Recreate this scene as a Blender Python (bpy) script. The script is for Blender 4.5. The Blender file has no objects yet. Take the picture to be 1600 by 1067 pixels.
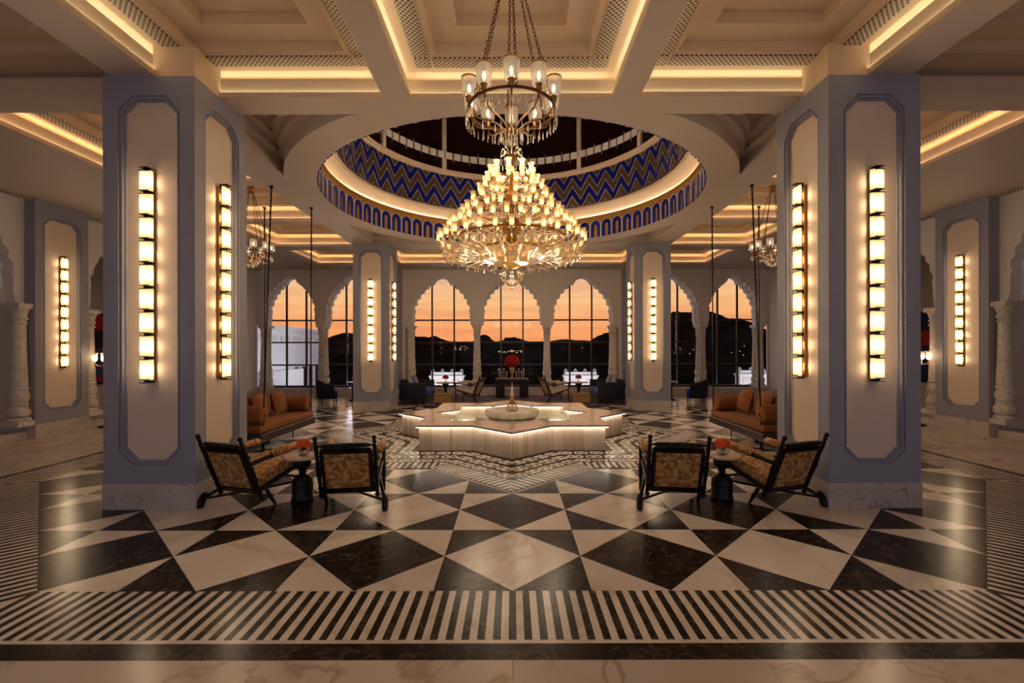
import bpy, bmesh, math, random
from mathutils import Vector, Matrix
random.seed(7)
PI = math.pi
E = 1.7                      # eye height in metres: plan units below are multiples of it
def zz(h): return E * (1 + h)
YC = 5.55 * E                # centre of the hall (fountain, dome)
W = 0.655 * E                # floor cell

# ------------------------------------------------------------------ camera, world, exposure
sc = bpy.context.scene
COL = sc.collection
cam = bpy.data.cameras.new('camera')
cam.sensor_width = 36.0
cam.lens = 36.0 * 736.0 / 1600.0
cam.shift_y = 11.5 / 1600.0
cam.clip_end = 6000
camo = bpy.data.objects.new('camera', cam)
camo.location = (0, 0, E)
camo.rotation_euler = (math.radians(90), math.radians(0.12), 0)
COL.objects.link(camo)
sc.camera = camo
sc.view_settings.view_transform = 'Standard'
sc.view_settings.look = 'None'
sc.view_settings.gamma = 1.0
sc.view_settings.use_curve_mapping = False
sc.view_settings.exposure = 0.5
sc.cycles.max_bounces = 7; sc.cycles.diffuse_bounces = 4; sc.cycles.glossy_bounces = 3; sc.cycles.transmission_bounces = 4; sc.cycles.transparent_max_bounces = 10

world = bpy.data.worlds.new('dusk_sky'); sc.world = world
world.use_nodes = True
wn = world.node_tree; wn.nodes.clear()
wo = wn.nodes.new('ShaderNodeOutputWorld'); wb = wn.nodes.new('ShaderNodeBackground')
wtc = wn.nodes.new('ShaderNodeTexCoord'); wsep = wn.nodes.new('ShaderNodeSeparateXYZ')
wr = wn.nodes.new('ShaderNodeValToRGB')
wn.links.new(wtc.outputs['Generated'], wsep.inputs[0])
wn.links.new(wsep.outputs['Z'], wr.inputs[0])
wr2 = wn.nodes.new('ShaderNodeValToRGB')            # the sky opposite the sunset
wn.links.new(wsep.outputs['Z'], wr2.inputs[0])
q_ = wr2.color_ramp.elements
q_[0].position = 0.0; q_[0].color = (0.34, 0.335, 0.43, 1)
q_[1].position = 1.0; q_[1].color = (0.05, 0.075, 0.15, 1)
for p, c in ((0.12, (0.40, 0.40, 0.52)), (0.35, (0.25, 0.27, 0.38))):
    e_ = q_.new(p); e_.color = (*c, 1)
wmr = wn.nodes.new('ShaderNodeMapRange'); wmr.interpolation_type = 'SMOOTHSTEP'
wmr.inputs[1].default_value = -0.6; wmr.inputs[2].default_value = 0.7
wn.links.new(wsep.outputs['Y'], wmr.inputs[0])
wm2 = wn.nodes.new('ShaderNodeMix'); wm2.data_type = 'RGBA'
wn.links.new(wmr.outputs[0], wm2.inputs[0]); wn.links.new(wr2.outputs[0], wm2.inputs[6]); wn.links.new(wr.outputs[0], wm2.inputs[7])
el = wr.color_ramp.elements
el[0].position = 0.0; el[0].color = (1.0, 0.34, 0.12, 1)
el[1].position = 1.0; el[1].color = (0.05, 0.075, 0.17, 1)
for p, c in ((0.03, (1.0, 0.38, 0.14)), (0.065, (1.0, 0.43, 0.18)), (0.10, (1.0, 0.54, 0.24)), (0.155, (0.95, 0.54, 0.33)), (0.3, (0.45, 0.35, 0.36)), (0.55, (0.13, 0.16, 0.27))):
    e_ = el.new(p); e_.color = (*c, 1)
# thin streaks of cloud
wmap = wn.nodes.new('ShaderNodeMapping'); wmap.inputs['Scale'].default_value = (3, 3, 42)
wnoi = wn.nodes.new('ShaderNodeTexNoise'); wnoi.inputs['Scale'].default_value = 1.6; wnoi.inputs['Detail'].default_value = 4
wmx = wn.nodes.new('ShaderNodeMix'); wmx.data_type = 'RGBA'; wmx.blend_type = 'MULTIPLY'
wcr = wn.nodes.new('ShaderNodeValToRGB')
wcr.color_ramp.elements[0].position = 0.4; wcr.color_ramp.elements[0].color = (0.93, 0.9, 0.9, 1)
wcr.color_ramp.elements[1].position = 0.65; wcr.color_ramp.elements[1].color = (1.08, 1.12, 1.1, 1)
wn.links.new(wtc.outputs['Generated'], wmap.inputs[0]); wn.links.new(wmap.outputs[0], wnoi.inputs[0])
wn.links.new(wnoi.outputs[0], wcr.inputs[0])
wmx.inputs[0].default_value = 1.0
wn.links.new(wm2.outputs[2], wmx.inputs[6]); wn.links.new(wcr.outputs[0], wmx.inputs[7])
wn.links.new(wmx.outputs[2], wb.inputs[0]); wb.inputs[1].default_value = 0.68
wn.links.new(wb.outputs[0], wo.inputs[0])

# ------------------------------------------------------------------ mesh helpers
class MB:
    def __init__(s): s.v = []; s.f = []
    def add(s, vs, fs):
        n = len(s.v); s.v.extend([tuple(v) for v in vs]); s.f.extend([tuple(i + n for i in f) for f in fs]); return s
    def box(s, lo, hi):
        x0, y0, z0 = lo; x1, y1, z1 = hi
        return s.add([(x0,y0,z0),(x1,y0,z0),(x1,y1,z0),(x0,y1,z0),(x0,y0,z1),(x1,y0,z1),(x1,y1,z1),(x0,y1,z1)],
                     [(0,3,2,1),(4,5,6,7),(0,1,5,4),(1,2,6,5),(2,3,7,6),(3,0,4,7)])
    def cbox(s, c, d): return s.box([c[i]-d[i]/2 for i in range(3)], [c[i]+d[i]/2 for i in range(3)])
    def prism(s, poly, z0, z1, axis='z'):
        n = len(poly)
        a = sum(poly[i][0]*poly[(i+1)%n][1]-poly[(i+1)%n][0]*poly[i][1] for i in range(n))
        if a < 0: poly = poly[::-1]
        def m(p, z):
            return (p[0], p[1], z) if axis == 'z' else ((p[0], z, p[1]) if axis == 'y' else (z, p[0], p[1]))
        vs = [m(p, z0) for p in poly] + [m(p, z1) for p in poly]
        fs = [tuple(range(n))[::-1], tuple(range(n, 2*n))] + [(i, (i+1) % n, n+(i+1) % n, n+i) for i in range(n)]
        if axis == 'y': fs = [f[::-1] for f in fs]
        return s.add(vs, fs)
    def tube(s, path, r, seg=6, cap=True):
        P = [Vector(p) for p in path]; n = len(P)
        rs = r if isinstance(r, (list, tuple)) else [r]*n
        up = Vector((0, 0, 1)); vs = []
        prev = None
        for i in range(n):
            t = (P[min(i+1, n-1)] - P[max(i-1, 0)])
            t = t.normalized() if t.length > 1e-9 else Vector((0,0,1))
            if prev is None:
                a = t.cross(up)
                if a.length < 1e-3: a = t.cross(Vector((1, 0, 0)))
            else:
                a = prev - t*prev.dot(t)
                if a.length < 1e-6: a = t.cross(up)
            a.normalize(); b = t.cross(a); prev = a
            for k in range(seg):
                q = 2*PI*k/seg
                vs.append(P[i] + (a*math.cos(q) + b*math.sin(q))*rs[i])
        fs = [(i*seg+k, i*seg+(k+1) % seg, (i+1)*seg+(k+1) % seg, (i+1)*seg+k) for i in range(n-1) for k in range(seg)]
        if cap: fs += [tuple(range(seg))[::-1], tuple(range((n-1)*seg, n*seg))]
        return s.add(vs, fs)
    def lathe(s, prof, seg=16, c=(0, 0, 0), flute=None, axis='z', a0=0.0, a1=2*PI):
        full = abs(a1-a0-2*PI) < 1e-6
        ns = seg if full else seg+1
        vs = []
        for (r, z) in prof:
            for k in range(ns):
                q = a0 + (a1-a0)*k/seg
                rr = r*(flute(q, z) if flute else 1)
                p = (rr*math.cos(q), rr*math.sin(q), z)
                if axis == 'x': p = (z, rr*math.cos(q), rr*math.sin(q))
                if axis == 'y': p = (rr*math.cos(q), z, rr*math.sin(q))
                vs.append((c[0]+p[0], c[1]+p[1], c[2]+p[2]))
        fs = []
        for i in range(len(prof)-1):
            for k in range(seg):
                k2 = (k+1) % ns
                fs.append((i*ns+k, i*ns+k2, (i+1)*ns+k2, (i+1)*ns+k))
        return s.add(vs, fs)
    def ball(s, c, r, seg=8, rings=6, sz=1.0):
        return s.lathe([(max(r*math.sin(PI*i/rings), 1e-4), -r*sz*math.cos(PI*i/rings)) for i in range(rings+1)], seg, c)
    def loops(s, loops, close=True, cap0=False, cap1=False):
        n = len(loops[0]); vs = [p for l in loops for p in l]
        fs = [(i*n+k, i*n+(k+1) % n, (i+1)*n+(k+1) % n, (i+1)*n+k) for i in range(len(loops)-1) for k in range(n if close else n-1)]
        if cap0: fs.append(tuple(range(n))[::-1])
        if cap1: fs.append(tuple(range((len(loops)-1)*n, len(loops)*n)))
        return s.add(vs, fs)
    def mesh(s, name, mat, smooth=False, recalc=True):
        me = bpy.data.meshes.new(name)
        me.from_pydata(s.v, [], s.f)
        if recalc:
            bm = bmesh.new(); bm.from_mesh(me); bmesh.ops.recalc_face_normals(bm, faces=bm.faces); bm.to_mesh(me); bm.free()
        if smooth:
            me.polygons.foreach_set('use_smooth', [True]*len(me.polygons))
        if mat: me.materials.append(mat)
        me.update()
        return me
    def build(s, name, mat, parent=None, smooth=False, loc=None, rz=0.0, recalc=True):
        return inst(name, s.mesh(name, mat, smooth, recalc), parent, loc, rz)

def inst(name, me, parent=None, loc=None, rz=0.0):
    o = bpy.data.objects.new(name, me); COL.objects.link(o)
    if loc: o.location = loc
    if rz: o.rotation_euler = (0, 0, rz)
    if parent: o.parent = parent
    return o
def thing(name, label=None, cat=None, loc=(0,0,0), rz=0.0, group=None, kind=None, parent=None):
    o = bpy.data.objects.new(name, None); COL.objects.link(o)
    o.empty_display_size = 0.1
    o.location = loc; o.rotation_euler = (0, 0, rz)
    if parent: o.parent = parent
    return tag(o, label, cat, group, kind)
def tag(o, label=None, cat=None, group=None, kind=None):
    if label: o['label'] = label
    if cat: o['category'] = cat
    if group: o['group'] = group
    if kind: o['kind'] = kind
    return o
def copy_tree(o, parent=None, loc=None, rz=None, label=None):
    c = o.copy(); COL.objects.link(c); c.parent = parent
    if loc is not None: c.location = loc
    if rz is not None: c.rotation_euler = (0, 0, rz)
    if label: c['label'] = label
    for ch in kids.get(o.name, None) or list(o.children): copy_tree(ch, c)
    return c
kids = {}

# ------------------------------------------------------------------ materials
def nt(name):
    m = bpy.data.materials.new(name); m.use_nodes = True
    return m, m.node_tree, m.node_tree.nodes['Principled BSDF']
def mat(name, col, rough=0.5, metal=0.0, spec=0.5, sheen=0.0, noise=None, bump=0.0, coat=0.0):
    """noise: (scale, second colour, contrast low, contrast high)"""
    m, t, b = nt(name)
    b.inputs['Base Color'].default_value = (*col, 1); b.inputs['Roughness'].default_value = rough
    b.inputs['Metallic'].default_value = metal; b.inputs['Specular IOR Level'].default_value = spec
    if sheen: b.inputs['Sheen Weight'].default_value = sheen; b.inputs['Sheen Roughness'].default_value = 0.4
    if coat: b.inputs['Coat Weight'].default_value = coat; b.inputs['Coat Roughness'].default_value = 0.05
    if noise or bump:
        tc = t.nodes.new('ShaderNodeTexCoord'); n = t.nodes.new('ShaderNodeTexNoise')
        n.inputs['Detail'].default_value = 5
        n.inputs['Scale'].default_value = noise[0] if noise else 60
        t.links.new(tc.outputs['Object'], n.inputs['Vector'])
        if noise:
            r = t.nodes.new('ShaderNodeValToRGB')
            r.color_ramp.elements[0].position = noise[2]; r.color_ramp.elements[0].color = (*col, 1)
            r.color_ramp.elements[1].position = noise[3]; r.color_ramp.elements[1].color = (*noise[1], 1)
            t.links.new(n.outputs[0], r.inputs[0]); t.links.new(r.outputs[0], b.inputs['Base Color'])
        if bump:
            bp = t.nodes.new('ShaderNodeBump'); bp.inputs['Strength'].default_value = bump; bp.inputs['Distance'].default_value = 0.01
            t.links.new(n.outputs[0], bp.inputs['Height']); t.links.new(bp.outputs[0], b.inputs['Normal'])
    return m
def marble(name, base, vein, rough, vs=1.2, dark2=None, detail=8, lo=0.47, hi=0.56, stretch=None, spec=0.2):
    """veined stone, shifted and toned a little from slab to slab"""
    m, t, b = nt(name)
    tc = t.nodes.new('ShaderNodeTexCoord'); oi = t.nodes.new('ShaderNodeObjectInfo')
    sep = t.nodes.new('ShaderNodeVectorMath'); sep.operation = 'MULTIPLY_ADD'
    cv = t.nodes.new('ShaderNodeCombineXYZ')
    t.links.new(oi.outputs['Random'], cv.inputs[0]); t.links.new(oi.outputs['Random'], cv.inputs[1]); t.links.new(oi.outputs['Random'], cv.inputs[2])
    sc_ = t.nodes.new('ShaderNodeVectorMath'); sc_.operation = 'SCALE'; sc_.inputs['Scale'].default_value = 37.0
    t.links.new(cv.outputs[0], sc_.inputs[0])
    ad = t.nodes.new('ShaderNodeVectorMath'); ad.operation = 'ADD'
    src = tc.outputs['Object']
    if stretch:
        mp = t.nodes.new('ShaderNodeMapping'); mp.inputs['Scale'].default_value = stretch
        t.links.new(src, mp.inputs[0]); src = mp.outputs[0]
    t.links.new(src, ad.inputs[0]); t.links.new(sc_.outputs[0], ad.inputs[1])
    n1 = t.nodes.new('ShaderNodeTexNoise'); n1.inputs['Scale'].default_value = vs; n1.inputs['Detail'].default_value = detail
    n1.inputs['Distortion'].default_value = 1.2
    t.links.new(ad.outputs[0], n1.inputs['Vector'])
    r1 = t.nodes.new('ShaderNodeValToRGB')
    es = r1.color_ramp.elements
    es[0].position = lo; es[0].color = (*base, 1); es[1].position = hi; es[1].color = (*base, 1)
    k = es.new((lo+hi)/2); k.color = (*vein, 1)
    t.links.new(n1.outputs[0], r1.inputs[0])
    n2 = t.nodes.new('ShaderNodeTexNoise'); n2.inputs['Scale'].default_value = vs*2.2; n2.inputs['Detail'].default_value = 6
    t.links.new(ad.outputs[0], n2.inputs['Vector'])
    mx = t.nodes.new('ShaderNodeMix'); mx.data_type = 'RGBA'; mx.blend_type = 'MIX'
    mr = t.nodes.new('ShaderNodeMapRange'); mr.inputs[1].default_value = 0.42; mr.inputs[2].default_value = 0.68
    mr.inputs[3].default_value = 0.0; mr.inputs[4].default_value = 0.75
    t.links.new(n2.outputs[0], mr.inputs[0]); t.links.new(mr.outputs[0], mx.inputs[0])
    t.links.new(r1.outputs[0], mx.inputs[6])
    mx.inputs[7].default_value = (*(dark2 or [c*0.86 for c in base]), 1)
    hs = t.nodes.new('ShaderNodeHueSaturation')
    vr = t.nodes.new('ShaderNodeMapRange'); vr.inputs[3].default_value = 0.9; vr.inputs[4].default_value = 1.08
    t.links.new(oi.outputs['Random'], vr.inputs[0]); t.links.new(vr.outputs[0], hs.inputs['Value'])
    t.links.new(mx.outputs[2], hs.inputs['Color']); t.links.new(hs.outputs[0], b.inputs['Base Color'])
    b.inputs['Roughness'].default_value = rough
    b.inputs['Specular IOR Level'].default_value = spec
    return m
def emis(name, col, strength):
    m = bpy.data.materials.new(name); m.use_nodes = True; t = m.node_tree; t.nodes.clear()
    o = t.nodes.new('ShaderNodeOutputMaterial'); e = t.nodes.new('ShaderNodeEmission')
    e.inputs[0].default_value = (*col, 1); e.inputs[1].default_value = strength
    t.links.new(e.outputs[0], o.inputs[0]); return m
def glassy(name, tint, gloss=0.15, rough=0.03, trans=0.0, tcol=(1, 1, 1), edge=0.6):
    """thin glass: mostly see-through, some mirror, some frosted light"""
    m = bpy.data.materials.new(name); m.use_nodes = True; t = m.node_tree; t.nodes.clear()
    o = t.nodes.new('ShaderNodeOutputMaterial')
    tr = t.nodes.new('ShaderNodeBsdfTransparent'); tr.inputs[0].default_value = (*tint, 1)
    gl = t.nodes.new('ShaderNodeBsdfGlossy'); gl.inputs['Roughness'].default_value = rough
    fr = t.nodes.new('ShaderNodeLayerWeight'); fr.inputs['Blend'].default_value = 0.25
    ma = t.nodes.new('ShaderNodeMath'); ma.operation = 'MULTIPLY_ADD'; ma.inputs[1].default_value = edge; ma.inputs[2].default_value = gloss
    ma.use_clamp = True
    t.links.new(fr.outputs['Facing'], ma.inputs[0])
    mx = t.nodes.new('ShaderNodeMixShader')
    t.links.new(ma.outputs[0], mx.inputs[0]); t.links.new(tr.outputs[0], mx.inputs[1]); t.links.new(gl.outputs[0], mx.inputs[2])
    out = mx
    if trans > 0:
        tl = t.nodes.new('ShaderNodeBsdfTranslucent'); tl.inputs[0].default_value = (*tcol, 1)
        m2 = t.nodes.new('ShaderNodeMixShader'); m2.inputs[0].default_value = trans
        t.links.new(mx.outputs[0], m2.inputs[1]); t.links.new(tl.outputs[0], m2.inputs[2]); out = m2
    t.links.new(out.outputs[0], o.inputs[0]); return m

M = {}
M['light_marble'] = marble('cream_marble', (0.78, 0.70, 0.63), (0.62, 0.53, 0.46), 0.22, 0.9, (0.72, 0.64, 0.57))
M['dark_marble'] = marble('dark_brown_marble', (0.014, 0.009, 0.007), (0.085, 0.062, 0.05), 0.22, 5.0, (0.034, 0.020, 0.014), lo=0.5, hi=0.58, spec=0.09)
M['slab_marble'] = marble('beige_slab_marble', (0.64, 0.55, 0.47), (0.42, 0.31, 0.24), 0.24, 0.8, (0.56, 0.45, 0.36), lo=0.48, hi=0.53)
M['base_marble'] = marble('pillar_base_marble', (0.62, 0.55, 0.50), (0.33, 0.25, 0.22), 0.25, 1.6, (0.53, 0.45, 0.40), lo=0.49, hi=0.515)
M['fountain_marble'] = marble('striped_fountain_marble', (0.70, 0.58, 0.46), (0.52, 0.38, 0.27), 0.25, 2.0, (0.60, 0.47, 0.36), stretch=(1.3, 1.3, 0.06), lo=0.44, hi=0.58)
M['rim_marble'] = marble('brown_rim_marble', (0.50, 0.40, 0.32), (0.62, 0.52, 0.42), 0.15, 2.2, (0.38, 0.29, 0.23))
M['carved_marble'] = marble('carved_white_marble', (0.78, 0.72, 0.64), (0.58, 0.50, 0.42), 0.4, 3.0, (0.68, 0.61, 0.53))
M['bowl_stone'] = mat('pale_bowl_stone', (0.74, 0.66, 0.54), 0.4, noise=(6, (0.64, 0.55, 0.43), 0.35, 0.7))
M['grout'] = mat('grout', (0.22, 0.18, 0.14), 0.7)
M['blue_grey'] = mat('blue_grey_paint', (0.31, 0.315, 0.375), 0.5)
M['cream'] = mat('cream_plaster', (0.78, 0.64, 0.50), 0.5)
M['plaster'] = mat('white_plaster', (0.72, 0.68, 0.64), 0.55)
M['ceiling'] = mat('ceiling_plaster', (0.60, 0.485, 0.40), 0.6)
M['coffer'] = mat('coffer_plaster', (0.78, 0.59, 0.40), 0.6)
M['reveal'] = mat('arch_reveal_plaster', (0.86, 0.84, 0.83), 0.5)
M['bronze'] = mat('dark_bronze', (0.045, 0.03, 0.035), 0.35, 0.6)
M['brass'] = mat('aged_brass', (0.42, 0.22, 0.07), 0.3, 1.0)
M['black_metal'] = mat('black_metal', (0.015, 0.013, 0.012), 0.35, 0.4)
M['gold'] = mat('gold_leaf', (0.72, 0.42, 0.10), 0.35, 0.7, noise=(30, (0.55, 0.3, 0.06), 0.4, 0.6))
M['cobalt'] = mat('cobalt_enamel', (0.010, 0.016, 0.26), 0.25)
M['mosaic_brown'] = mat('brown_mosaic', (0.09, 0.055, 0.03), 0.3, 0.3, noise=(140, (0.26, 0.17, 0.09), 0.45, 0.7), bump=0.4)
M['silver'] = mat('mirror_inlay', (0.80, 0.72, 0.60), 0.35, 0.5)
M['maroon'] = mat('maroon_painted_glass', (0.022, 0.004, 0.004), 0.2, noise=(9, (0.006, 0.004, 0.004), 0.45, 0.6))
M['ebony'] = mat('ebonised_wood', (0.009, 0.006, 0.005), 0.3, spec=0.25, bump=0.1)
M['dark_wood'] = mat('dark_brown_wood', (0.035, 0.014, 0.010), 0.35)
M['amber_velvet'] = mat('amber_velvet', (0.26, 0.08, 0.009), 0.75, sheen=0.12)
M['brocade'] = mat('gold_brocade', (0.27, 0.105, 0.022), 0.65, sheen=0.05, noise=(22, (0.60, 0.36, 0.13), 0.42, 0.62))
M['navy'] = mat('navy_velvet', (0.003, 0.004, 0.020), 0.7, sheen=0.08)
M['blue_velvet'] = mat('blue_velvet', (0.010, 0.03, 0.40), 0.6, sheen=0.2)
M['cane'] = mat('woven_cane', (0.50, 0.37, 0.22), 0.6, noise=(220, (0.36, 0.24, 0.13), 0.45, 0.55))
M['linen'] = mat('beige_linen', (0.62, 0.52, 0.40), 0.8)
M['tan_leather'] = mat('tan_leather', (0.33, 0.17, 0.06), 0.5)
M['print_fabric'] = mat('print_fabric', (0.55, 0.47, 0.38), 0.8, noise=(40, (0.22, 0.16, 0.16), 0.45, 0.55))
M['flower'] = mat('red_orange_petals', (0.82, 0.06, 0.012), 0.6, noise=(60, (0.9, 0.20, 0.03), 0.4, 0.6))
M['flower_red'] = mat('red_petals', (0.70, 0.02, 0.015), 0.6, noise=(60, (0.55, 0.01, 0.01), 0.4, 0.6))
M['flower_dark'] = mat('petal_gap_shade', (0.16, 0.008, 0.006), 0.8)  # dark colour stands in for the shade between blossoms
M['rug'] = mat('purple_rug', (0.10, 0.07, 0.14), 0.9, noise=(9, (0.34, 0.25, 0.27), 0.47, 0.55))
M['table_top'] = mat('pale_tabletop', (0.66, 0.52, 0.40), 0.25, noise=(6, (0.55, 0.40, 0.29), 0.4, 0.7))
M['red_bronze'] = mat('red_bronze', (0.14, 0.055, 0.025), 0.35, 0.9)
M['crystal'] = glassy('cut_crystal', (1.0, 0.93, 0.80), 0.32, 0.04, 0.12, (1, 0.85, 0.6))
M['beads'] = glassy('crystal_beads', (1.0, 0.90, 0.72), 0.38, 0.12, 0.35, (1.0, 0.80, 0.52))
M['shade_crystal'] = glassy('shade_crystal', (0.98, 0.95, 0.90), 0.30, 0.06, 0.38, (1.0, 0.93, 0.82))
M['clear_glass'] = glassy('clear_glass', (0.96, 0.97, 0.98), 0.06, 0.01)
M['pane'] = glassy('window_pane', (0.99, 0.985, 0.985), 0.004, 0.01, edge=0.03)
M['lamp_glass'] = glassy('frosted_lamp_glass', (1.0, 0.9, 0.72), 0.08, 0.1, 0.62, (1.0, 0.84, 0.60))
M['sconce_glass'] = glassy('ribbed_sconce_glass', (1.0, 0.9, 0.75), 0.05, 0.15, 0.86, (1.0, 0.88, 0.70))
M['bulb'] = emis('chandelier_bulb', (1.0, 0.60, 0.27), 8)
M['bulb_dim'] = emis('ring_chandelier_bulb', (1.0, 0.84, 0.62), 2.5)
M['bulb_sconce'] = emis('sconce_bulb', (1.0, 0.70, 0.40), 30)
M['bulb_candelabra'] = emis('candelabra_bulb', (1.0, 0.80, 0.6), 16)
M['led_warm'] = emis('cove_led_warm', (1.0, 0.78, 0.50), 8.5)
M['led_pale'] = emis('cove_led_pale', (0.93, 1.0, 0.80), 6)
M['led_lip'] = emis('coffer_lip_led', (1.0, 0.85, 0.62), 7)
M['led_lip_pale'] = emis('coffer_lip_led_pale', (0.95, 1.0, 0.78), 7)
M['led_fountain'] = emis('fountain_led', (1.0, 0.88, 0.68), 11)
def grille_mat():
    m, t, b = nt('pierced_grille')
    tc = t.nodes.new('ShaderNodeTexCoord'); mp = t.nodes.new('ShaderNodeMapping')
    mp.inputs['Rotation'].default_value = (0, 0, PI/4); mp.inputs['Scale'].default_value = (26, 26, 26)
    t.links.new(tc.outputs['Object'], mp.inputs[0])
    v = t.nodes.new('ShaderNodeTexVoronoi'); v.inputs['Randomness'].default_value = 0.0; v.inputs['Scale'].default_value = 1.0
    v.voronoi_dimensions = '2D'
    t.links.new(mp.outputs[0], v.inputs['Vector'])
    r = t.nodes.new('ShaderNodeValToRGB'); r.color_ramp.interpolation = 'LINEAR'
    r.color_ramp.elements[0].position = 0.30; r.color_ramp.elements[0].color = (0.10, 0.05, 0.03, 1)
    r.color_ramp.elements[1].position = 0.36; r.color_ramp.elements[1].color = (0.66, 0.55, 0.42, 1)
    t.links.new(v.outputs['Distance'], r.inputs[0]); t.links.new(r.outputs[0], b.inputs['Base Color'])
    b.inputs['Roughness'].default_value = 0.6
    return m
M['grille'] = grille_mat()
def water_mat():
    m, t, b = nt('pool_water')
    b.inputs['Base Color'].default_value = (0.30, 0.36, 0.24, 1); b.inputs['Roughness'].default_value = 0.03
    n = t.nodes.new('ShaderNodeTexNoise'); n.inputs['Scale'].default_value = 4
    bp = t.nodes.new('ShaderNodeBump'); bp.inputs['Strength'].default_value = 0.15; bp.inputs['Distance'].default_value = 0.05
    t.links.new(n.outputs[0], bp.inputs['Height']); t.links.new(bp.outputs[0], b.inputs['Normal'])
    return m
M['water'] = water_mat()

# ------------------------------------------------------------------ plan dimensions
XW = 5.5*E                     # side walls
YB = 10.15*E                   # window wall
YR = -1.2*E                    # wall behind the viewer
ZS, ZF, Z2 = zz(1.711), zz(1.855), zz(1.9)
COLX, COLN, COLF, COLH = 2.27*E, 3.234*E, 7.866*E, 0.29*E

# ------------------------------------------------------------------ floor
def clip(poly, a, b, c):
    """keep the side a*x + b*y <= c of a convex polygon"""
    out = []
    for i in range(len(poly)):
        p, q = poly[i], poly[(i+1) % len(poly)]
        dp, dq = a*p[0]+b*p[1]-c, a*q[0]+b*q[1]-c
        if dp <= 1e-9: out.append(p)
        if (dp < -1e-9 and dq > 1e-9) or (dp > 1e-9 and dq < -1e-9):
            t = dp/(dp-dq); out.append((p[0]+(q[0]-p[0])*t, p[1]+(q[1]-p[1])*t))
    return out
def area(p): return 0.5*abs(sum(p[i][0]*p[(i+1) % len(p)][1]-p[(i+1) % len(p)][0]*p[i][1] for i in range(len(p))))
def cen(p): return (sum(q[0] for q in p)/len(p), sum(q[1] for q in p)/len(p))
def shrink(poly, g):
    c = cen(poly); out = []
    for p in poly:
        d = math.hypot(p[0]-c[0], p[1]-c[1])
        k = max(0.0, 1-g/d) if d > 1e-6 else 1
        out.append((c[0]+(p[0]-c[0])*k, c[1]+(p[1]-c[1])*k))
    return out
TILE_MESH = {}
def lay(name, poly, m, parent, z1=0.0, th=0.012, gap=0.0018, kind=None):
    """one inlaid piece of stone, its own object at its own centre"""
    c = cen(poly)
    q = shrink([(p[0]-c[0], p[1]-c[1]) for p in poly], gap)
    key = (m.name, round(z1, 4), tuple((round(p[0], 4), round(p[1], 4)) for p in q))
    me = TILE_MESH.get(key)
    if me is None:
        me = MB().prism(q, -th, 0).mesh(name, m, recalc=False); TILE_MESH[key] = me
    return inst(name, me, parent, (c[0], c[1], z1))
def joined(name, polys, m, parent, z1=0.0, th=0.012, gap=0.0018):
    b = MB()
    for p in polys: b.prism(shrink(p, gap), z1-th, z1)
    o = b.build(name, m, parent, recalc=False); o['kind'] = 'stuff'; return o

floor = MB().box((-7.4*E, YR-0.3, -0.25), (7.4*E, YB+0.9*E, -0.012)).build('floor', M['grout'])
tag(floor, 'black and cream marble floor with diamond tiles and striped border', 'floor', kind='structure')
SR = 2.27*E                                  # point radius of the star mosaic round the fountain
def star(R, n=8, c=(0, 0)):
    pts = []
    for k in range(16):
        a = PI*k/8 - PI/2
        r = R if k % 2 == 0 else R*math.cos(PI/4)/math.cos(PI/8)
        pts.append((c[0]+r*math.cos(a), c[1]+r*math.sin(a)))
    return pts
def in_star(p, R):
    x, y = abs(p[0]), abs(p[1]-YC); a = R*math.cos(PI/4)
    return (x <= a and y <= a) or (x+y <= R)
tri_l = []
for j in range(-5, 6):
    for i in range(-5, 6):
        cx, cy = i*W, YC+j*W; h = W/2
        light = (i+j) % 2 != 0
        dia = [(cx-h, cy), (cx, cy-h), (cx+h, cy), (cx, cy+h)]
        tris = [[(cx+sx*h, cy+sy*h), (cx, cy+sy*h), (cx+sx*h, cy)] for sx in (-1, 1) for sy in (-1, 1)]
        for k, poly in enumerate([dia]+tris):
            for sx in (-1, 1):
                for sy in (-1, 1):
                    if poly: poly = clip(poly, sx, sy, 8.5*W + sy*YC)
            if len(poly) < 3 or area(poly) < 1e-4: continue
            if all(in_star(p, SR*0.97) for p in poly): continue
            is_light = light if k == 0 else not light
            m_ = M['light_marble'] if is_light else M['dark_marble']
            if k == 0: lay('diamond_tile', poly, m_, floor)
            else: tri_l.append((cen(poly)[1], poly, m_))
tri_l.sort(key=lambda t: t[0])
for n, (d, poly, m_) in enumerate(tri_l[:300]): lay('triangle_tile', poly, m_, floor)
for m_ in (M['light_marble'], M['dark_marble']):
    rest = [p for d, p, mm in tri_l[300:] if mm is m_]
    if rest: joined('distant_triangle_tile', rest, m_, floor)

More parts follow.
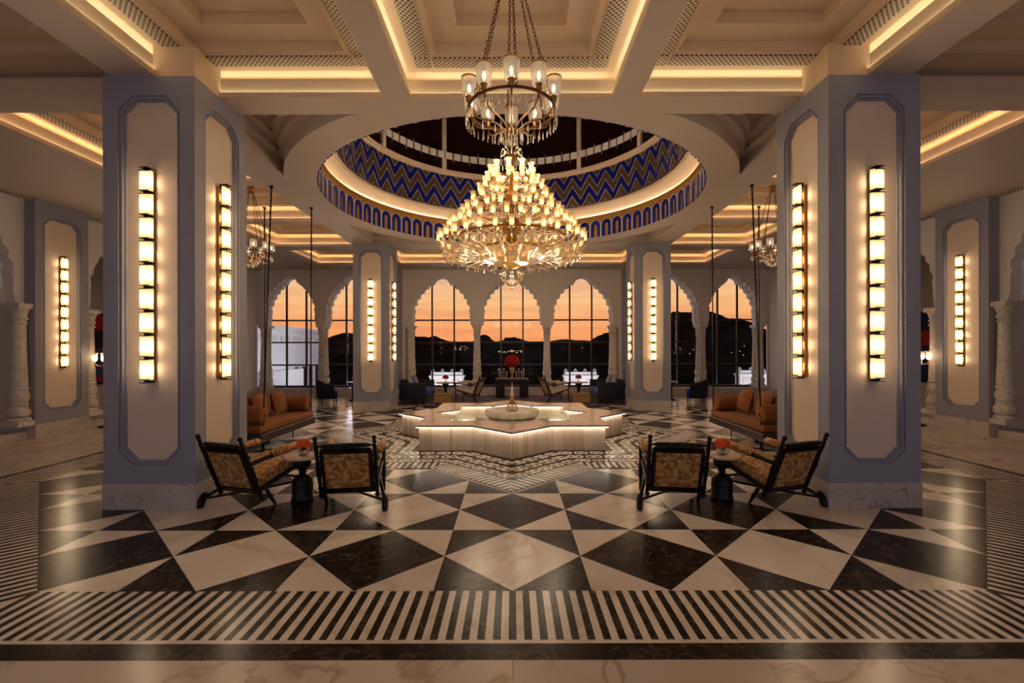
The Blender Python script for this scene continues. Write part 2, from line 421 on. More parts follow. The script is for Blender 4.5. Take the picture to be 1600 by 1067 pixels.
def octagon(h, s):
    """corner points of the chamfered square: half size h, corner cut where |x|+|y| = s"""
    k = s-h
    return [(-k, YC-h), (k, YC-h), (h, YC-k), (h, YC+k), (k, YC+h), (-k, YC+h), (-h, YC+k), (-h, YC-k)]
r2 = math.sqrt(2)
def ring_offset(d): return octagon(5.5*W+d, 8.5*W+d*r2)
o0, o1, o2, o3 = ring_offset(0.0), ring_offset(0.5*W), ring_offset(0.5*W+0.02*E), ring_offset(0.5*W+0.105*E)
far_dark, far_light = [], []
for k in range(8):
    a, b = o0[k], o0[(k+1) % 8]; A, B = o1[k], o1[(k+1) % 8]
    L = math.hypot(B[0]-A[0], B[1]-A[1]); t = ((B[0]-A[0])/L, (B[1]-A[1])/L); nrm = (t[1], -t[0])
    n = int(round(L/(W/12)))
    p = L/n
    quad = [a, b, B, A]
    mid = ((A[0]+B[0])/2, (A[1]+B[1])/2)
    for q in range(2*n+1):
        s0 = (q-0.5)*p/2; s1 = s0+p/2
        poly = clip(quad, -t[0], -t[1], -(A[0]*t[0]+A[1]*t[1]+s0)); poly = clip(poly, t[0], t[1], A[0]*t[0]+A[1]*t[1]+s1) if poly else poly
        if len(poly) < 3 or area(poly) < 2e-4: continue
        dark = q % 2 == 1
        near = k in (0, 1, 7)
        if near: lay('dark_border_strip' if dark else 'light_border_strip', poly, M['dark_marble'] if dark else M['light_marble'], floor, gap=0.001)
        else: (far_dark if dark else far_light).append(poly)
    lay('light_border_line', [o1[k], o1[(k+1) % 8], o2[(k+1) % 8], o2[k]], M['light_marble'], floor)
    L2 = math.hypot(o3[(k+1) % 8][0]-o3[k][0], o3[(k+1) % 8][1]-o3[k][1])
    lay('black_border_band', [o2[k], o2[(k+1) % 8], o3[(k+1) % 8], o3[k]], M['dark_marble'], floor)
joined('far_dark_border_strip', far_dark, M['dark_marble'], floor, gap=0.001)
joined('far_light_border_strip', far_light, M['light_marble'], floor, gap=0.001)
# plain marble slabs round the field
H3, S3 = 5.5*W+0.5*W+0.105*E, 8.5*W+(0.5*W+0.105*E)*r2
def slabs(x0, x1, y0, y1, nx, ny, cut=None):
    for i in range(nx):
        for j in range(ny):
            xa, xb = x0+(x1-x0)*i/nx, x0+(x1-x0)*(i+1)/nx; ya, yb = y0+(y1-y0)*j/ny, y0+(y1-y0)*(j+1)/ny
            poly = [(xa, ya), (xb, ya), (xb, yb), (xa, yb)]
            if cut: poly = clip(poly, *cut)
            if len(poly) >= 3 and area(poly) > 0.01: lay('marble_slab', poly, M['slab_marble'], floor)
slabs(-H3, H3, YR, YC-H3, 10, 3)
slabs(-H3, H3, YC+H3, YB+0.3, 10, 1)
slabs(-7.3*E, -H3, YR, YB+0.3, 4, 12); slabs(H3, 7.3*E, YR, YB+0.3, 4, 12)
kk = S3-H3
for sx in (-1, 1):
    for sy in (-1, 1):
        xs = sorted((sx*kk, sx*H3)); ys = sorted((YC+sy*kk, YC+sy*H3))
        slabs(xs[0], xs[1], ys[0], ys[1], 3, 3, (-sx, -sy, -(S3+sy*YC)))

# star mosaic of strips and chain links round the fountain
mosaic = MB().prism(star(SR, c=(0, YC)), -0.02, 0.003).build('star_mosaic', M['dark_marble'], floor)
def star_band(R0, R1, fn):
    """walk the 16 edges of a star band; fn(edge quad, origin, direction, outward normal, length)"""
    a, b = star(R0, c=(0, YC)), star(R1, c=(0, YC))
    for k in range(16):
        p, q, P, Q = a[k], a[(k+1) % 16], b[k], b[(k+1) % 16]
        fn([p, q, Q, P], P, Q)
strips_n = [0]
def strip_fn(quad, P, Q):
    L = math.hypot(Q[0]-P[0], Q[1]-P[1]); t = ((Q[0]-P[0])/L, (Q[1]-P[1])/L)
    s_lo = min((v[0]-P[0])*t[0]+(v[1]-P[1])*t[1] for v in quad); s_hi = max((v[0]-P[0])*t[0]+(v[1]-P[1])*t[1] for v in quad)
    n = int(round((s_hi-s_lo)/0.095)); p = (s_hi-s_lo)/n
    for q in range(n):
        s0 = s_lo+q*p+p*0.1; s1 = s0+p*0.5; c0 = P[0]*t[0]+P[1]*t[1]
        poly = clip(quad, -t[0], -t[1], -(c0+s0)); poly = clip(poly, t[0], t[1], c0+s1) if poly else poly
        if len(poly) >= 3 and area(poly) > 3e-4: lay('mosaic_strip', poly, M['light_marble'], mosaic, z1=0.005, th=0.006, gap=0.0)
star_band(1.985*E, 2.255*E, strip_fn)
def link_mesh(L, D):
    """a cream chain link: rounded block with two dark eyes"""
    b = MB(); hx, hy = L/2, D/2; c = hy*0.45; n = 8
    for sgn in (-1, 1):
        ox = sgn*hx/2; qx = hx/2
        if sgn < 0: outer = [(-qx, -hy+c), (-qx+c, -hy), (qx*0.55, -hy), (qx, -hy*0.72), (qx, hy*0.72), (qx*0.55, hy), (-qx+c, hy), (-qx, hy-c)]
        else: outer = [(-qx, -hy*0.72), (-qx*0.55, -hy), (qx-c, -hy), (qx, -hy+c), (qx, hy-c), (qx-c, hy), (-qx*0.55, hy), (-qx, hy*0.72)]
        inner = [(p[0]*0.46, p[1]*0.42) for p in outer]
        lo = [(ox+p[0], p[1], -0.006) for p in outer]; up = [(ox+p[0], p[1], 0) for p in outer]
        iu = [(ox+p[0], p[1], 0) for p in inner]; il = [(ox+p[0], p[1], -0.006) for p in inner]
        b.loops([lo, up, iu, il])
    return b.mesh('chain_link', M['light_marble'])
LINKS = {}
for R0, R1 in ((1.365, 1.565), (1.585, 1.785), (1.805, 1.965)):
    Rm = (R0+R1)/2*E; dep = (R1-R0)*E*math.cos(PI/4)*0.80
    pts = star(Rm, c=(0, YC))
    Le = math.hypot(pts[1][0]-pts[0][0], pts[1][1]-pts[0][1])
    n = max(4, int(round(Le/0.285))) if Le > 1.0 else 4
    p = Le/n
    key = (round(p, 3), round(dep, 3))
    me = LINKS.setdefault(key, link_mesh(p*0.86, dep))
    for k in range(16):
        a, b = pts[k], pts[(k+1) % 16]
        ang = math.atan2(b[1]-a[1], b[0]-a[0])
        for q in range(n):
            s = (q+0.5)/n
            inst('chain_link', me, mosaic, (a[0]+(b[0]-a[0])*s, a[1]+(b[1]-a[1])*s, 0.005), ang)

# ------------------------------------------------------------------ ceiling
ceil_ = thing('ceiling', 'cream plaster ceiling of beams and stepped coffers with hidden cove light', 'ceiling', kind='structure')
FX = [(-0.69, 0.69), (0.87, 2.23), (-2.23, -0.87)]
coffers = []                    # x0, x1, y0, y1, cove material
for x0, x1 in FX:
    pale = 'led_pale'
    coffers.append((x0, x1, 1.61, 3.22 if x0 == -0.69 else 3.2, pale))
    coffers.append((x0, x1, -0.85, 1.2, pale))
    coffers.append((x0, x1, 8.15, 9.47, 'led_warm'))
for s in (-1, 1):
    xs = sorted((s*2.5, s*3.88)); xm = sorted((s*2.6, s*3.88))
    coffers.append((*xs, 1.61, 3.2, None)); coffers.append((*xs, -0.85, 1.2, None))
    for ya, yb in ((3.4, 4.8), (4.93, 6.27), (6.45, 7.8), (8.15, 9.47)): coffers.append((*xm, ya, yb, 'led_warm'))
holes = [(c[0], c[1], c[2], c[3]) for c in coffers] + [(-2.25, 2.25, 3.435, 7.665)]
gx = sorted({-5.5, 5.5} | {h[0] for h in holes} | {h[1] for h in holes}); gy = sorted({-1.2, 10.15} | {h[2] for h in holes} | {h[3] for h in holes})
def hole_at(x, y): return any(h[0] < x < h[1] and h[2] < y < h[3] for h in holes)
sf = MB(); vid = {}
def sv(x, y):
    k = (round(x, 4), round(y, 4))
    if k not in vid: vid[k] = len(sf.v); sf.v.append((x*E, y*E, ZS))
    return vid[k]
for i in range(len(gx)-1):
    for j in range(len(gy)-1):
        if not hole_at((gx[i]+gx[i+1])/2, (gy[j]+gy[j+1])/2):
            sf.f.append((sv(gx[i], gy[j]), sv(gx[i], gy[j+1]), sv(gx[i+1], gy[j+1]), sv(gx[i+1], gy[j])))
soffit = sf.build('soffit', M['ceiling'], ceil_, recalc=False)
def rect(x0, x1, y0, y1, z): return [(x0, y0, z), (x1, y0, z), (x1, y1, z), (x0, y1, z)]
for n, (x0, x1, y0, y1, led) in enumerate(coffers):
    x0, x1, y0, y1 = x0*E, x1*E, y0*E, y1*E; cx, cy = (x0+x1)/2, (y0+y1)/2
    def rc(d, z): return rect(x0-cx+d, x1-cx-d, y0-cy+d, y1-cy-d, z-ZS)
    T = 0.085*E; t2 = 0.075*E
    # upper panel with two raised steps, closed at the trough sides
    b = MB().loops([rc(-T, ZF-0.145), rc(-T, Z2), rc(0.195*E, Z2), rc(0.195*E, zz(1.962)), rc(0.36*E, zz(1.962)), rc(0.36*E, zz(2.03))], cap1=True)
    co = b.build('coffer', M['coffer'], ceil_, loc=(cx, cy, ZS))
    # side walls with a small projecting lip
    MB().loops([rc(-T, ZF-0.14), rc(-0.027*E-0.012, ZF-0.14), rc(-0.027*E-0.012, ZF), rc(-0.027*E, ZF), rc(-0.027*E, ZS+0.022*E), rc(-0.006*E, ZS+0.022*E), rc(-0.006*E, ZS+0.034*E), rc(0.002*E, ZS+0.034*E), rc(0.002*E, ZS), rc(-0.001, ZS)]).build('coffer_wall', M['coffer'], co)
    # line where the panel frame meets the grilles
    MB().loops([rc(0.168*E, Z2+0.01), rc(0.168*E, Z2-0.012), rc(0.178*E, Z2-0.012), rc(0.178*E, Z2+0.01)]).build('bead_moulding', M['coffer'], co)
    if led:
        sx, sy = x1-x0, y1-y0; g0, g1 = 0.05*E, 0.155*E; zt = Z2-ZS
        for sgn in (-1, 1):
            MB().box((-sx/2+g1+0.03, sgn*(sy/2-(g0+g1)/2)-(g1-g0)/2, zt-0.015), (sx/2-g1-0.03, sgn*(sy/2-(g0+g1)/2)+(g1-g0)/2, zt)).build('grille', M['grille'], co)
            MB().box((sgn*(sx/2-(g0+g1)/2)-(g1-g0)/2, -sy/2+g1+0.03, zt-0.015), (sgn*(sx/2-(g0+g1)/2)+(g1-g0)/2, sy/2-g1-0.03, zt)).build('grille', M['grille'], co)
            for sg2 in (-1, 1):
                MB().cbox((sgn*(sx/2-(g0+g1)/2), sg2*(sy/2-(g0+g1)/2), zt-0.008), (g1-g0, g1-g0, 0.016)).build('corner_grille', M['grille'], co)
            zl = ZF-ZS-0.10
            zq, dq = ZS*0+0.023*E, 0.013*E
            MB().box((-sx/2, sgn*(sy/2+dq)-0.005, zq), (sx/2, sgn*(sy/2+dq)+0.005, zq+0.006)).build('lip_light', M['led_lip_pale' if led == 'led_pale' else 'led_lip'], co)
            MB().box((sgn*(sx/2+dq)-0.005, -sy/2, zq), (sgn*(sx/2+dq)+0.005, sy/2, zq+0.006)).build('lip_light', M['led_lip_pale' if led == 'led_pale' else 'led_lip'], co)
            MB().box((-sx/2, sgn*(sy/2+t2*0.75)-0.012, zl), (sx/2, sgn*(sy/2+t2*0.75)+0.012, zl+0.012)).build('cove_light', M[led], co)
            MB().box((sgn*(sx/2+t2*0.75)-0.012, -sy/2, zl), (sgn*(sx/2+t2*0.75)+0.012, sy/2, zl+0.012)).build('cove_light', M[led], co)
# corner blocks above the near pillars
for s in (-1, 1):
    xs = sorted((s*1.98*E, s*2.24*E))
    MB().box((xs[0], 2.944*E, ZS-0.005), (xs[1], 3.21*E, Z2+0.01)).build('corner_block', M['coffer'], ceil_)
# round soffit ring with the four corner recesses
NS = 144
def r_out(a):
    c, s = abs(math.cos(a)), abs(math.sin(a))
    return min(2.42*E, 2.25*E/max(c, 1e-6), 2.115*E/max(s, 1e-6))
angs = [2*PI*k/NS for k in range(NS)]
lo_i = [(2.12*E*math.cos(a), 2.12*E*math.sin(a), 0) for a in angs]
lo_o = [(r_out(a)*math.cos(a), r_out(a)*math.sin(a), 0) for a in angs]
up_o = [(p[0], p[1], Z2-ZS+0.15) for p in lo_o]
dome = thing('dome', loc=(0, YC, ZS), parent=ceil_)
MB().loops([lo_i, lo_o, up_o]).build('ring_soffit', M['ceiling'], dome)
for qx in (-1, 1):
    for qy in (-1, 1):
        cx, cy = qx*2.25*E, qy*2.115*E
        n_, arc = 14, []
        a0, a1 = math.acos(2.25/2.42), math.asin(2.115/2.42)
        for k in range(n_+1):
            a = a0+(a1-a0)*k/n_; arc.append((qx*2.42*E*math.cos(a), qy*2.42*E*math.sin(a)))
        poly = arc+[(cx, cy)]
        g = cen([arc[0], arc[-1], (cx, cy), (cx, cy)])
        def ins(f, z): return [(g[0]+(p[0]-g[0])*f, g[1]+(p[1]-g[1])*f, z) for p in poly]
        MB().loops([ins(1.0, 0), ins(1.0, 0.14*E), ins(0.72, 0.14*E), ins(0.72, 0.19*E), ins(0.45, 0.19*E), ins(0.45, 0.23*E)], cap1=True).build('corner_recess', M['ceiling'], dome)
# drum of the dome
def hz(h): return zz(h)-ZS
gold_band = MB().lathe([(2.12*E, 0), (2.12*E, hz(2.03))], NS).build('gold_band', M['gold'], dome, smooth=True)
MB().lathe([(2.12*E, hz(2.03)), (2.115*E, hz(2.045)), (2.09*E, hz(2.09)), (2.05*E, hz(2.12)), (2.02*E, hz(2.13)), (2.015*E, hz(2.135)), (1.99*E, hz(2.14)), (1.985*E, hz(2.165)), (1.96*E, hz(2.17))], NS).build('cove_moulding', M['cream'], dome, smooth=False)
MB().lathe([(2.12*E, hz(2.02)), (2.092*E, hz(2.022)), (2.092*E, hz(2.036)), (2.12*E, hz(2.034))], NS).build('gold_lip', M['gold'], dome)
MB().lathe([(2.105*E, hz(2.037)), (2.098*E, hz(2.037)), (2.098*E, hz(2.041)), (2.105*E, hz(2.041)), (2.105*E, hz(2.037))], NS).build('cove_light', M['led_warm'], dome)
drum = MB().lathe([(1.96*E, hz(2.17)), (1.96*E, hz(2.67))], NS).build('mosaic_drum', M['mosaic_brown'], dome, smooth=True)
MB().lathe([(1.96*E, hz(2.665)), (1.93*E, hz(2.67)), (1.92*E, hz(2.685)), (1.925*E, hz(2.70)), (1.90*E, hz(2.715)), (1.90*E, hz(2.735)), (1.95*E, hz(2.74))], NS).build('drum_cornice', M['cream'], dome)
MB().lathe([(1.93*E, hz(2.73)), (1.93*E, hz(3.85)), (1.87*E, hz(3.95)), (1.6*E, hz(4.15)), (1.1*E, hz(4.3)), (0.5*E, hz(4.42)), (0.01, hz(4.44))], 72).build('dome_shell', M['maroon'], dome, smooth=True)
# arch motifs along the gold band: blue horseshoe, white outline, gold bar
NA = 72; pit = 2*PI*2.12*E/NA; ah = hz(2.0)
def ushape(w_out, w_in, top_out, top_in, n=8):
    o = [(-w_out, 0)]+[(w_out*math.cos(PI-PI*k/n), top_out-w_out+w_out*math.sin(PI-PI*k/n)) for k in range(n+1)]+[(w_out, 0)]
    i = [(-w_in, 0)]+[(w_in*math.cos(PI-PI*k/n), top_in-w_in+w_in*math.sin(PI-PI*k/n)) for k in range(n+1)]+[(w_in, 0)]
    return o, i
def plate_u(o, i, d0, d1):
    return [[(p[0], d0, p[1]) for p in o], [(p[0], d1, p[1]) for p in o], [(p[0], d1, p[1]) for p in i], [(p[0], d0, p[1]) for p in i]]
oo, ii = ushape(pit*0.47, pit*0.435, ah*0.90, ah*0.88)
white_me = MB().loops(plate_u(oo, ii, 0, 0.022), close=False).mesh('arch_outline', M['reveal'])
oo, ii = ushape(pit*0.43, pit*0.15, ah*0.875, ah*0.66)
blue_me = MB().loops(plate_u(oo, ii, 0, 0.016), close=False).mesh('arch_motif', M['cobalt'])
for k in range(NA):
    a = 2*PI*(k+0.5)/NA
    o = inst('arch_motif', blue_me, gold_band, (2.119*E*math.cos(a), 2.119*E*math.sin(a), 0.0), a+PI/2)
    inst('arch_outline', white_me, o)
# zigzag rows of the mosaic
NZ = 44
def zig(z0, th, R, m_, name):
    """one zigzag ribbon running round the drum, cut off at the drum's edges"""
    lo, hi = hz(2.172), hz(2.665); A = 0.21*E
    b = MB(); per = 10
    n = NZ*per
    rows = [[], []]
    for k in range(n):
        f = (k % per)/per; tri = 1-abs(2*f-1)
        a = 2*PI*k/n
        for r_ in (0, 1):
            z = min(hi, max(lo, hz(z0)+A*tri+r_*th*E))
            rows[r_].append((R*math.cos(a), R*math.sin(a), z))
    out = [((R+0.02)/R*p[0], (R+0.02)/R*p[1], p[2]) for p in rows[0]], [((R+0.02)/R*p[0], (R+0.02)/R*p[1], p[2]) for p in rows[1]]
    fs_l = [out[0], rows[0], rows[1], out[1]]
    b.loops(fs_l)
    # drop squashed faces
    keep = []
    for f in b.f:
        zs = [b.v[i][2] for i in f]
        if max(zs)-min(zs) > 1e-4 or len({(round(b.v[i][0], 3), round(b.v[i][1], 3)) for i in f}) > 2: keep.append(f)
    b.f = keep
    return b.build(name, m_, drum, recalc=False)
for q, z0 in enumerate((1.84, 2.12, 2.40)):
    zig(z0+0.03, 0.125, 1.95*E, M['cobalt'], 'zigzag_band')
    zig(z0+0.157, 0.012, 1.946*E, M['silver'], 'mirror_zigzag_line')
    zig(z0+0.016, 0.010,
         1.946*E, M['silver'], 'mirror_zigzag_line')
# ribs and mirror plates of the upper drum
rib_me = MB().box((-0.055, -0.03, hz(2.72)), (0.055, 0.04, hz(3.84))).mesh('dome_rib', M['cream'])
plate_me = MB().box((-0.088, -0.012, -0.085), (0.088, 0.012, 0.085)).mesh('mirror_plate', M['reveal'])  # plain white finish puts the mirrors' bright reflection into the colour
strip_me = MB().box((-0.004, -0.014, -0.12), (0.004, 0.014, 0.12)).mesh('mirror_strip', M['silver'])
for k in range(11):
    a = PI/2 + 2*PI*k/11
    inst('dome_rib', rib_me, dome, (1.9*E*math.cos(a), 1.9*E*math.sin(a), 0), a+PI/2)
for k in range(88):
    a = PI/2 + 2*PI*(k+0.5)/88
    rr = 1.86*E
    o = inst('mirror_plate', plate_me, dome, (rr*math.cos(a), rr*math.sin(a), hz(2.93)), a+PI/2)
    inst('mirror_strip', strip_me, o, (0.115, 0, 0.04 if k % 2 else -0.04))
# cornice grilles where the soffit meets the side walls
for s in (-1, 1):
    MB().cbox((s*(XW-0.075), (YB+YR)/2, ZS-0.012), (0.11, YB-YR, 0.026)).build('wall_grille', M['grille'], ceil_)

# ------------------------------------------------------------------ panelled faces (pillars and pilasters)
def oct_loop(hw, z0, z1, ch):
    return [(-hw+ch, z0), (hw-ch, z0), (hw, z0+ch), (hw, z1-ch), (hw-ch, z1), (-hw+ch, z1), (-hw, z1-ch), (-hw, z0+ch)]
def face_panel(hw, z0, z1, phw, pz0, pz1, steps=((0.0, 0.0), (0.0, 0.022), (0.020, 0.022), (0.020, 0.010), (0.032, 0.010), (0.032, 0.04), (0.052, 0.04), (0.052, 0.055)), ch=0.15):
    """frame with a stepped octagonal sinking, seen towards -y; returns frame loops and the panel polygon"""
    rect8 = [(-hw, z0), (hw, z0), (hw, z0), (hw, z1), (hw, z1), (-hw, z1), (-hw, z1), (-hw, z0)]
    ls = [[(p[0], 0, p[1]) for p in rect8]]
    for ins_, dep in steps:
        ls.append([(p[0], dep, p[1]) for p in oct_loop(phw-ins_, pz0+ins_, pz1-ins_, ch-ins_*0.4)])
    ins_, dep = steps[-1]
    return ls, oct_loop(phw-ins_, pz0+ins_, pz1-ins_, ch-ins_*0.4), dep
BASEH = 0.16*E
PZ0, PZ1 = BASEH+0.116*E, ZS-0.12*E
def pillar(label, x, y):
    p = thing('square_pillar', label, 'pillar', (x, y, 0), group='panelled square pillars', kind='structure')
    sh = MB(); H = COLH-0.004
    def rot(pt, k):
        c, s = ((1, 0), (0, 1), (-1, 0), (0, -1))[k]
        return (pt[0]*c-pt[1]*s, pt[0]*s+pt[1]*c, pt[2])
    for k in range(4):
        ls, poly, dep = face_panel(H, BASEH, ZS, 0.192*E, PZ0, PZ1)
        sh.loops([[rot((q[0], q[1]-H, q[2]), k) for q in l] for l in ls])
        b = MB().add([rot((q[0], dep-H, q[1]), k) for q in poly], [tuple(range(8))])
        b.build('panel', M['cream'], p, recalc=False)
    sh.build('shaft', M['blue_grey'], p)
    hb = COLH+0.004
    for k in range(4):       # one base slab per face
        q = [rot(v, k) for v in [(-hb, -hb, 0), (hb, -hb, 0), (hb-0.05, -hb+0.05, 0), (-hb+0.05, -hb+0.05, 0)]]
        q2 = [(v[0], v[1], BASEH-0.012) for v in q]; q3 = [rot(v, k) for v in [(-hb+0.012, -hb+0.012, BASEH), (hb-0.012, -hb+0.012, BASEH), (hb-0.05, -hb+0.05, BASEH), (-hb+0.05, -hb+0.05, BASEH)]]
        MB().loops([q, q2, q3], cap0=True, cap1=True).build('base_slab', M['base_marble'], p)
    return p
pillar('panelled pillar with two light strips nearest the viewer on the left', -COLX, COLN)
pillar('panelled pillar with two light strips nearest the viewer on the right', COLX, COLN)
pillar('smaller-looking panelled pillar behind the fountain on the left', -COLX, COLF)
pillar('smaller-looking panelled pillar behind the fountain on the right', COLX, COLF)

# ------------------------------------------------------------------ multifoil arches
def arch_half(k=1.0):
    """half outline of the opening from the springing up to the point: (half width, height above eye), in plan units"""
    cusp = [(48.5, 507.5), (46.0, 496), (45.0, 483), (41.5, 471.8), (36.5, 462.2), (30.0, 454), (22.5, 447.2), (14.0, 441.2), (0, 430.5)]
    pts = []
    for i in range(len(cusp)-1):
        a, b = cusp[i], cusp[i+1]
        dx, dy = b[0]-a[0], b[1]-a[1]; L = math.hypot(dx, dy)
        nx, ny = -dy/L, dx/L
        if nx < 0: nx, ny = -nx, -ny
        bul = (0.0, 0.10, 0.30, 0.30, 0.30, 0.30, 0.30, 0.16)[i]
        m_ = 6
        for q in range(m_):
            f = q/m_; w_ = math.sin(PI*f)*bul*L
            pts.append((a[0]+dx*f+nx*w_, a[1]+dy*f+ny*w_))
    pts.append(cusp[-1])
    return [(p[0]/72.5*k, (545-p[1])/72.5) for p in pts]
SILL = 0.15*E
def arch_wall_poly(c, half, x0, x1, z_top, z_bot, k):
    """wall bay as an outline with the arch cut out of it, in (along, height) metres"""
    hp = arch_half(k)
    right = [((c+p[0])*E, zz(p[1])) for p in hp]; left = [((c-p[0])*E, zz(p[1])) for p in hp][::-1]
    o = right[0][0]; q = left[-1][0]
    pts = [(x0*E, z_bot), (q, z_bot)] + left[::-1] + right[::-1][1:] + [(o, z_bot), (x1*E, z_bot), (x1*E, z_top), (x0*E, z_top)]
    return pts
def arch_bay(parent, c, x0, x1, k, pos, axis, th, m_front='plaster'):
    poly = arch_wall_poly(c, None, x0, x1, ZS, zz(0.517), k)
    n = len(poly)
    def P(p, d): return (p[0], pos+d, p[1]) if axis == 'y' else (pos+d, p[0], p[1])
    b = MB(); b.add([P(p, 0) for p in poly]+[P(p, th) for p in poly], [tuple(range(n)), tuple(range(n, 2*n))[::-1]])
    o = b.build('wall_bay', M[m_front], parent)
    b = MB(); b.add([P(p, 0) for p in poly]+[P(p, th) for p in poly], [(i, (i+1) % n, n+(i+1) % n, n+i) for i in range(n)])
    b.build('arch_reveal', M['reveal'], parent)
    # raised scalloped order just inside the opening
    hp = arch_half(k)
    out = [((c-p[0])*E, zz(p[1])) for p in hp] + [((c+p[0])*E, zz(p[1])) for p in hp[::-1][1:]]
    inn = [((c-p[0]*0.95)*E, zz(p[1]-0.03*(1 if p[1] > 0.6 else p[1]-0.52))) for p in hp] + [((c+p[0]*0.95)*E, zz(p[1]-0.03*(1 if p[1] > 0.6 else p[1]-0.52))) for p in hp[::-1][1:]]
    s_ = 1 if th > 0 else -1
    d0, d1 = th*0.42, th*0.92
    MB().loops([[P(p, d0) for p in out], [P(p, d0) for p in inn], [P(p, d1) for p in inn], [P(p, d1) for p in out]], close=False).build('inner_arch', M['reveal'], parent)
wb_ = thing('wall_back', 'plaster window wall with a row of scalloped arches', 'wall', kind='structure')
BAYS = [(c, c-0.765, c+0.765, 1.0) for c in (-1.53, 0, 1.53)]
for s in (-1, 1):
    BAYS += [(s*3.47, *sorted((s*2.81, s*4.13)), 0.84), (s*4.79, *sorted((s*4.13, s*5.5)), 0.84)]
TH = 0.30*E
for c, x0, x1, k in BAYS: arch_bay(wb_, c, x0, x1, k, YB, 'y', TH)
for s in (-1, 1):
    xs = sorted((s*2.295*E, s*2.81*E))
    MB().box((xs[0], YB, 0), (xs[1], YB+TH, ZS)).build('wall_pier', M['plaster'], wb_)
    MB().box((xs[0]+0.12, YB-0.06, SILL), (xs[1]-0.12, YB, ZS)).build('flat_pilaster', M['blue_grey'], wb_)
    MB().cbox((s*3.47*E, YB+0.02, SILL/2), (1.32*E, 0.1, SILL)).build('plinth_slab', M['base_marble'], wb_)
    MB().cbox((s*4.815*E, YB+0.02, SILL/2), (1.37*E, 0.1, SILL)).build('plinth_slab', M['base_marble'], wb_)
for c in (-1.53, 0, 1.53): MB().cbox((c*E, YB+0.02, SILL/2), (1.53*E, 0.1, SILL)).build('plinth_slab', M['base_marble'], wb_)
MB().box((-XW, YB+0.07, -0.02), (XW, YB+TH+0.25, SILL)).build('window_ledge', M['base_marble'], wb_)

# windows behind the arches
YG = YB+TH+0.06
for n, (c, x0, x1, k) in enumerate(BAYS):
    w_ = thing('window_%d' % (n+1), 'dark bronze grid window behind scalloped arch', 'window', (c*E, YG, 0), kind='structure')
    hw = (x1-x0)/2*E-0.02
    xs = [-hw, -hw*0.325, hw*0.325, hw]
    zs = [SILL, zz(-0.35), zz(0.15), zz(0.64), zz(1.62)]
    for x in xs[1:3]: MB().cbox((x, 0, (SILL+zs[-1])/2), (0.055, 0.07, zs[-1]-SILL)).build('mullion', M['bronze'], w_)
    for z in zs[:4]: MB().cbox((0, -0.004, z+(0.04 if z == SILL else 0)), (2*hw, 0.07, 0.07 if z == SILL else 0.055)).build('transom', M['bronze'], w_)
    for i in range(3):
        for j in range(4):
            MB().box((xs[i]+0.03, -0.004, zs[j]+0.03), (xs[i+1]-0.03, 0.004, zs[j+1]-0.03)).build('pane', M['pane'], w_)

# carved marble columns
def column_meshes():
    fl = lambda q, z: 1-0.045*abs(math.sin(q*6))
    lob = lambda q, z: 1-0.07*abs(math.sin(q*8))
    zsp = zz(0.517)
    base = MB().lathe([(0.001, SILL+0.10), (0.165, SILL+0.10), (0.17, SILL+0.14), (0.15, SILL+0.17)], 24)
    base.lathe([(0.12, SILL+0.17), (0.165, SILL+0.22), (0.17, SILL+0.30), (0.14, SILL+0.37), (0.115, SILL+0.39)], 32, flute=lob)
    base.lathe([(0.118, SILL+0.39), (0.135, SILL+0.40), (0.135, SILL+0.43), (0.115, SILL+0.44)], 24)
    base.lathe([(0.112, SILL+0.44), (0.15, SILL+0.50), (0.155, SILL+0.58), (0.12, SILL+0.68)], 32, flute=lob)
    base.lathe([(0.115, SILL+0.68), (0.14, SILL+0.69), (0.14, SILL+0.73), (0.12, SILL+0.74)], 24)
    pl = MB().cbox((0, 0, SILL+0.05), (0.36, 0.36, 0.10))
    shaft = MB().lathe([(0.125, SILL+0.74), (0.13, SILL+0.85), (0.115, SILL+1.2), (0.102, zsp-0.42), (0.100, zsp-0.40)], 36, flute=fl)
    cap = MB().lathe([(0.10, zsp-0.40), (0.125, zsp-0.39), (0.125, zsp-0.36), (0.105, zsp-0.35), (0.105, zsp-0.31), (0.13, zsp-0.30), (0.13, zsp-0.27), (0.11, zsp-0.26), (0.115, zsp-0.20), (0.15, zsp-0.10), (0.16, zsp-0.08)], 24)
    ab = MB().cbox((0, 0, zsp-0.045), (0.30, 0.30, 0.09))
    return [('plinth', pl, False), ('base', base, True), ('shaft', shaft, True), ('capital', cap, True), ('abacus', ab, False)]
CM = [(n, b.mesh('column_'+n, M['carved_marble'], s)) for n, b, s in column_meshes()]
def column(x, y, label, group):
    t = thing('marble_column', label, 'column', (x, y, 0), group=group, kind='structure')
    for n, me in CM: inst(n, me, t)
    return t
cx_names = {-2.215: 'behind the left blue sofa', -0.765: 'just left of the console table', 0.765: 'just right of the console table', 2.215: 'behind the right blue sofa'}
for x, nm in cx_names.items():
    column(x*E, YB+0.13, 'front carved marble column '+nm, 'front columns of the window arches')
    column(x*E*0.997, YB+0.43, 'rear twin of the carved marble column '+nm, 'rear columns of the window arches')
for s, side in ((-1, 'left'), (1, 'right')):
    for x, nm in ((2.87, 'beside the far %s pillar' % side), (4.13, 'between the two far %s side windows' % side), (5.38, 'at the far %s corner of the window wall' % side)):
        column(s*x*E, YB+0.13, 'front carved marble column '+nm, 'front columns of the window arches')
        column(s*x*E, YB+0.43, 'rear twin of the carved marble column '+nm, 'rear columns of the window arches')

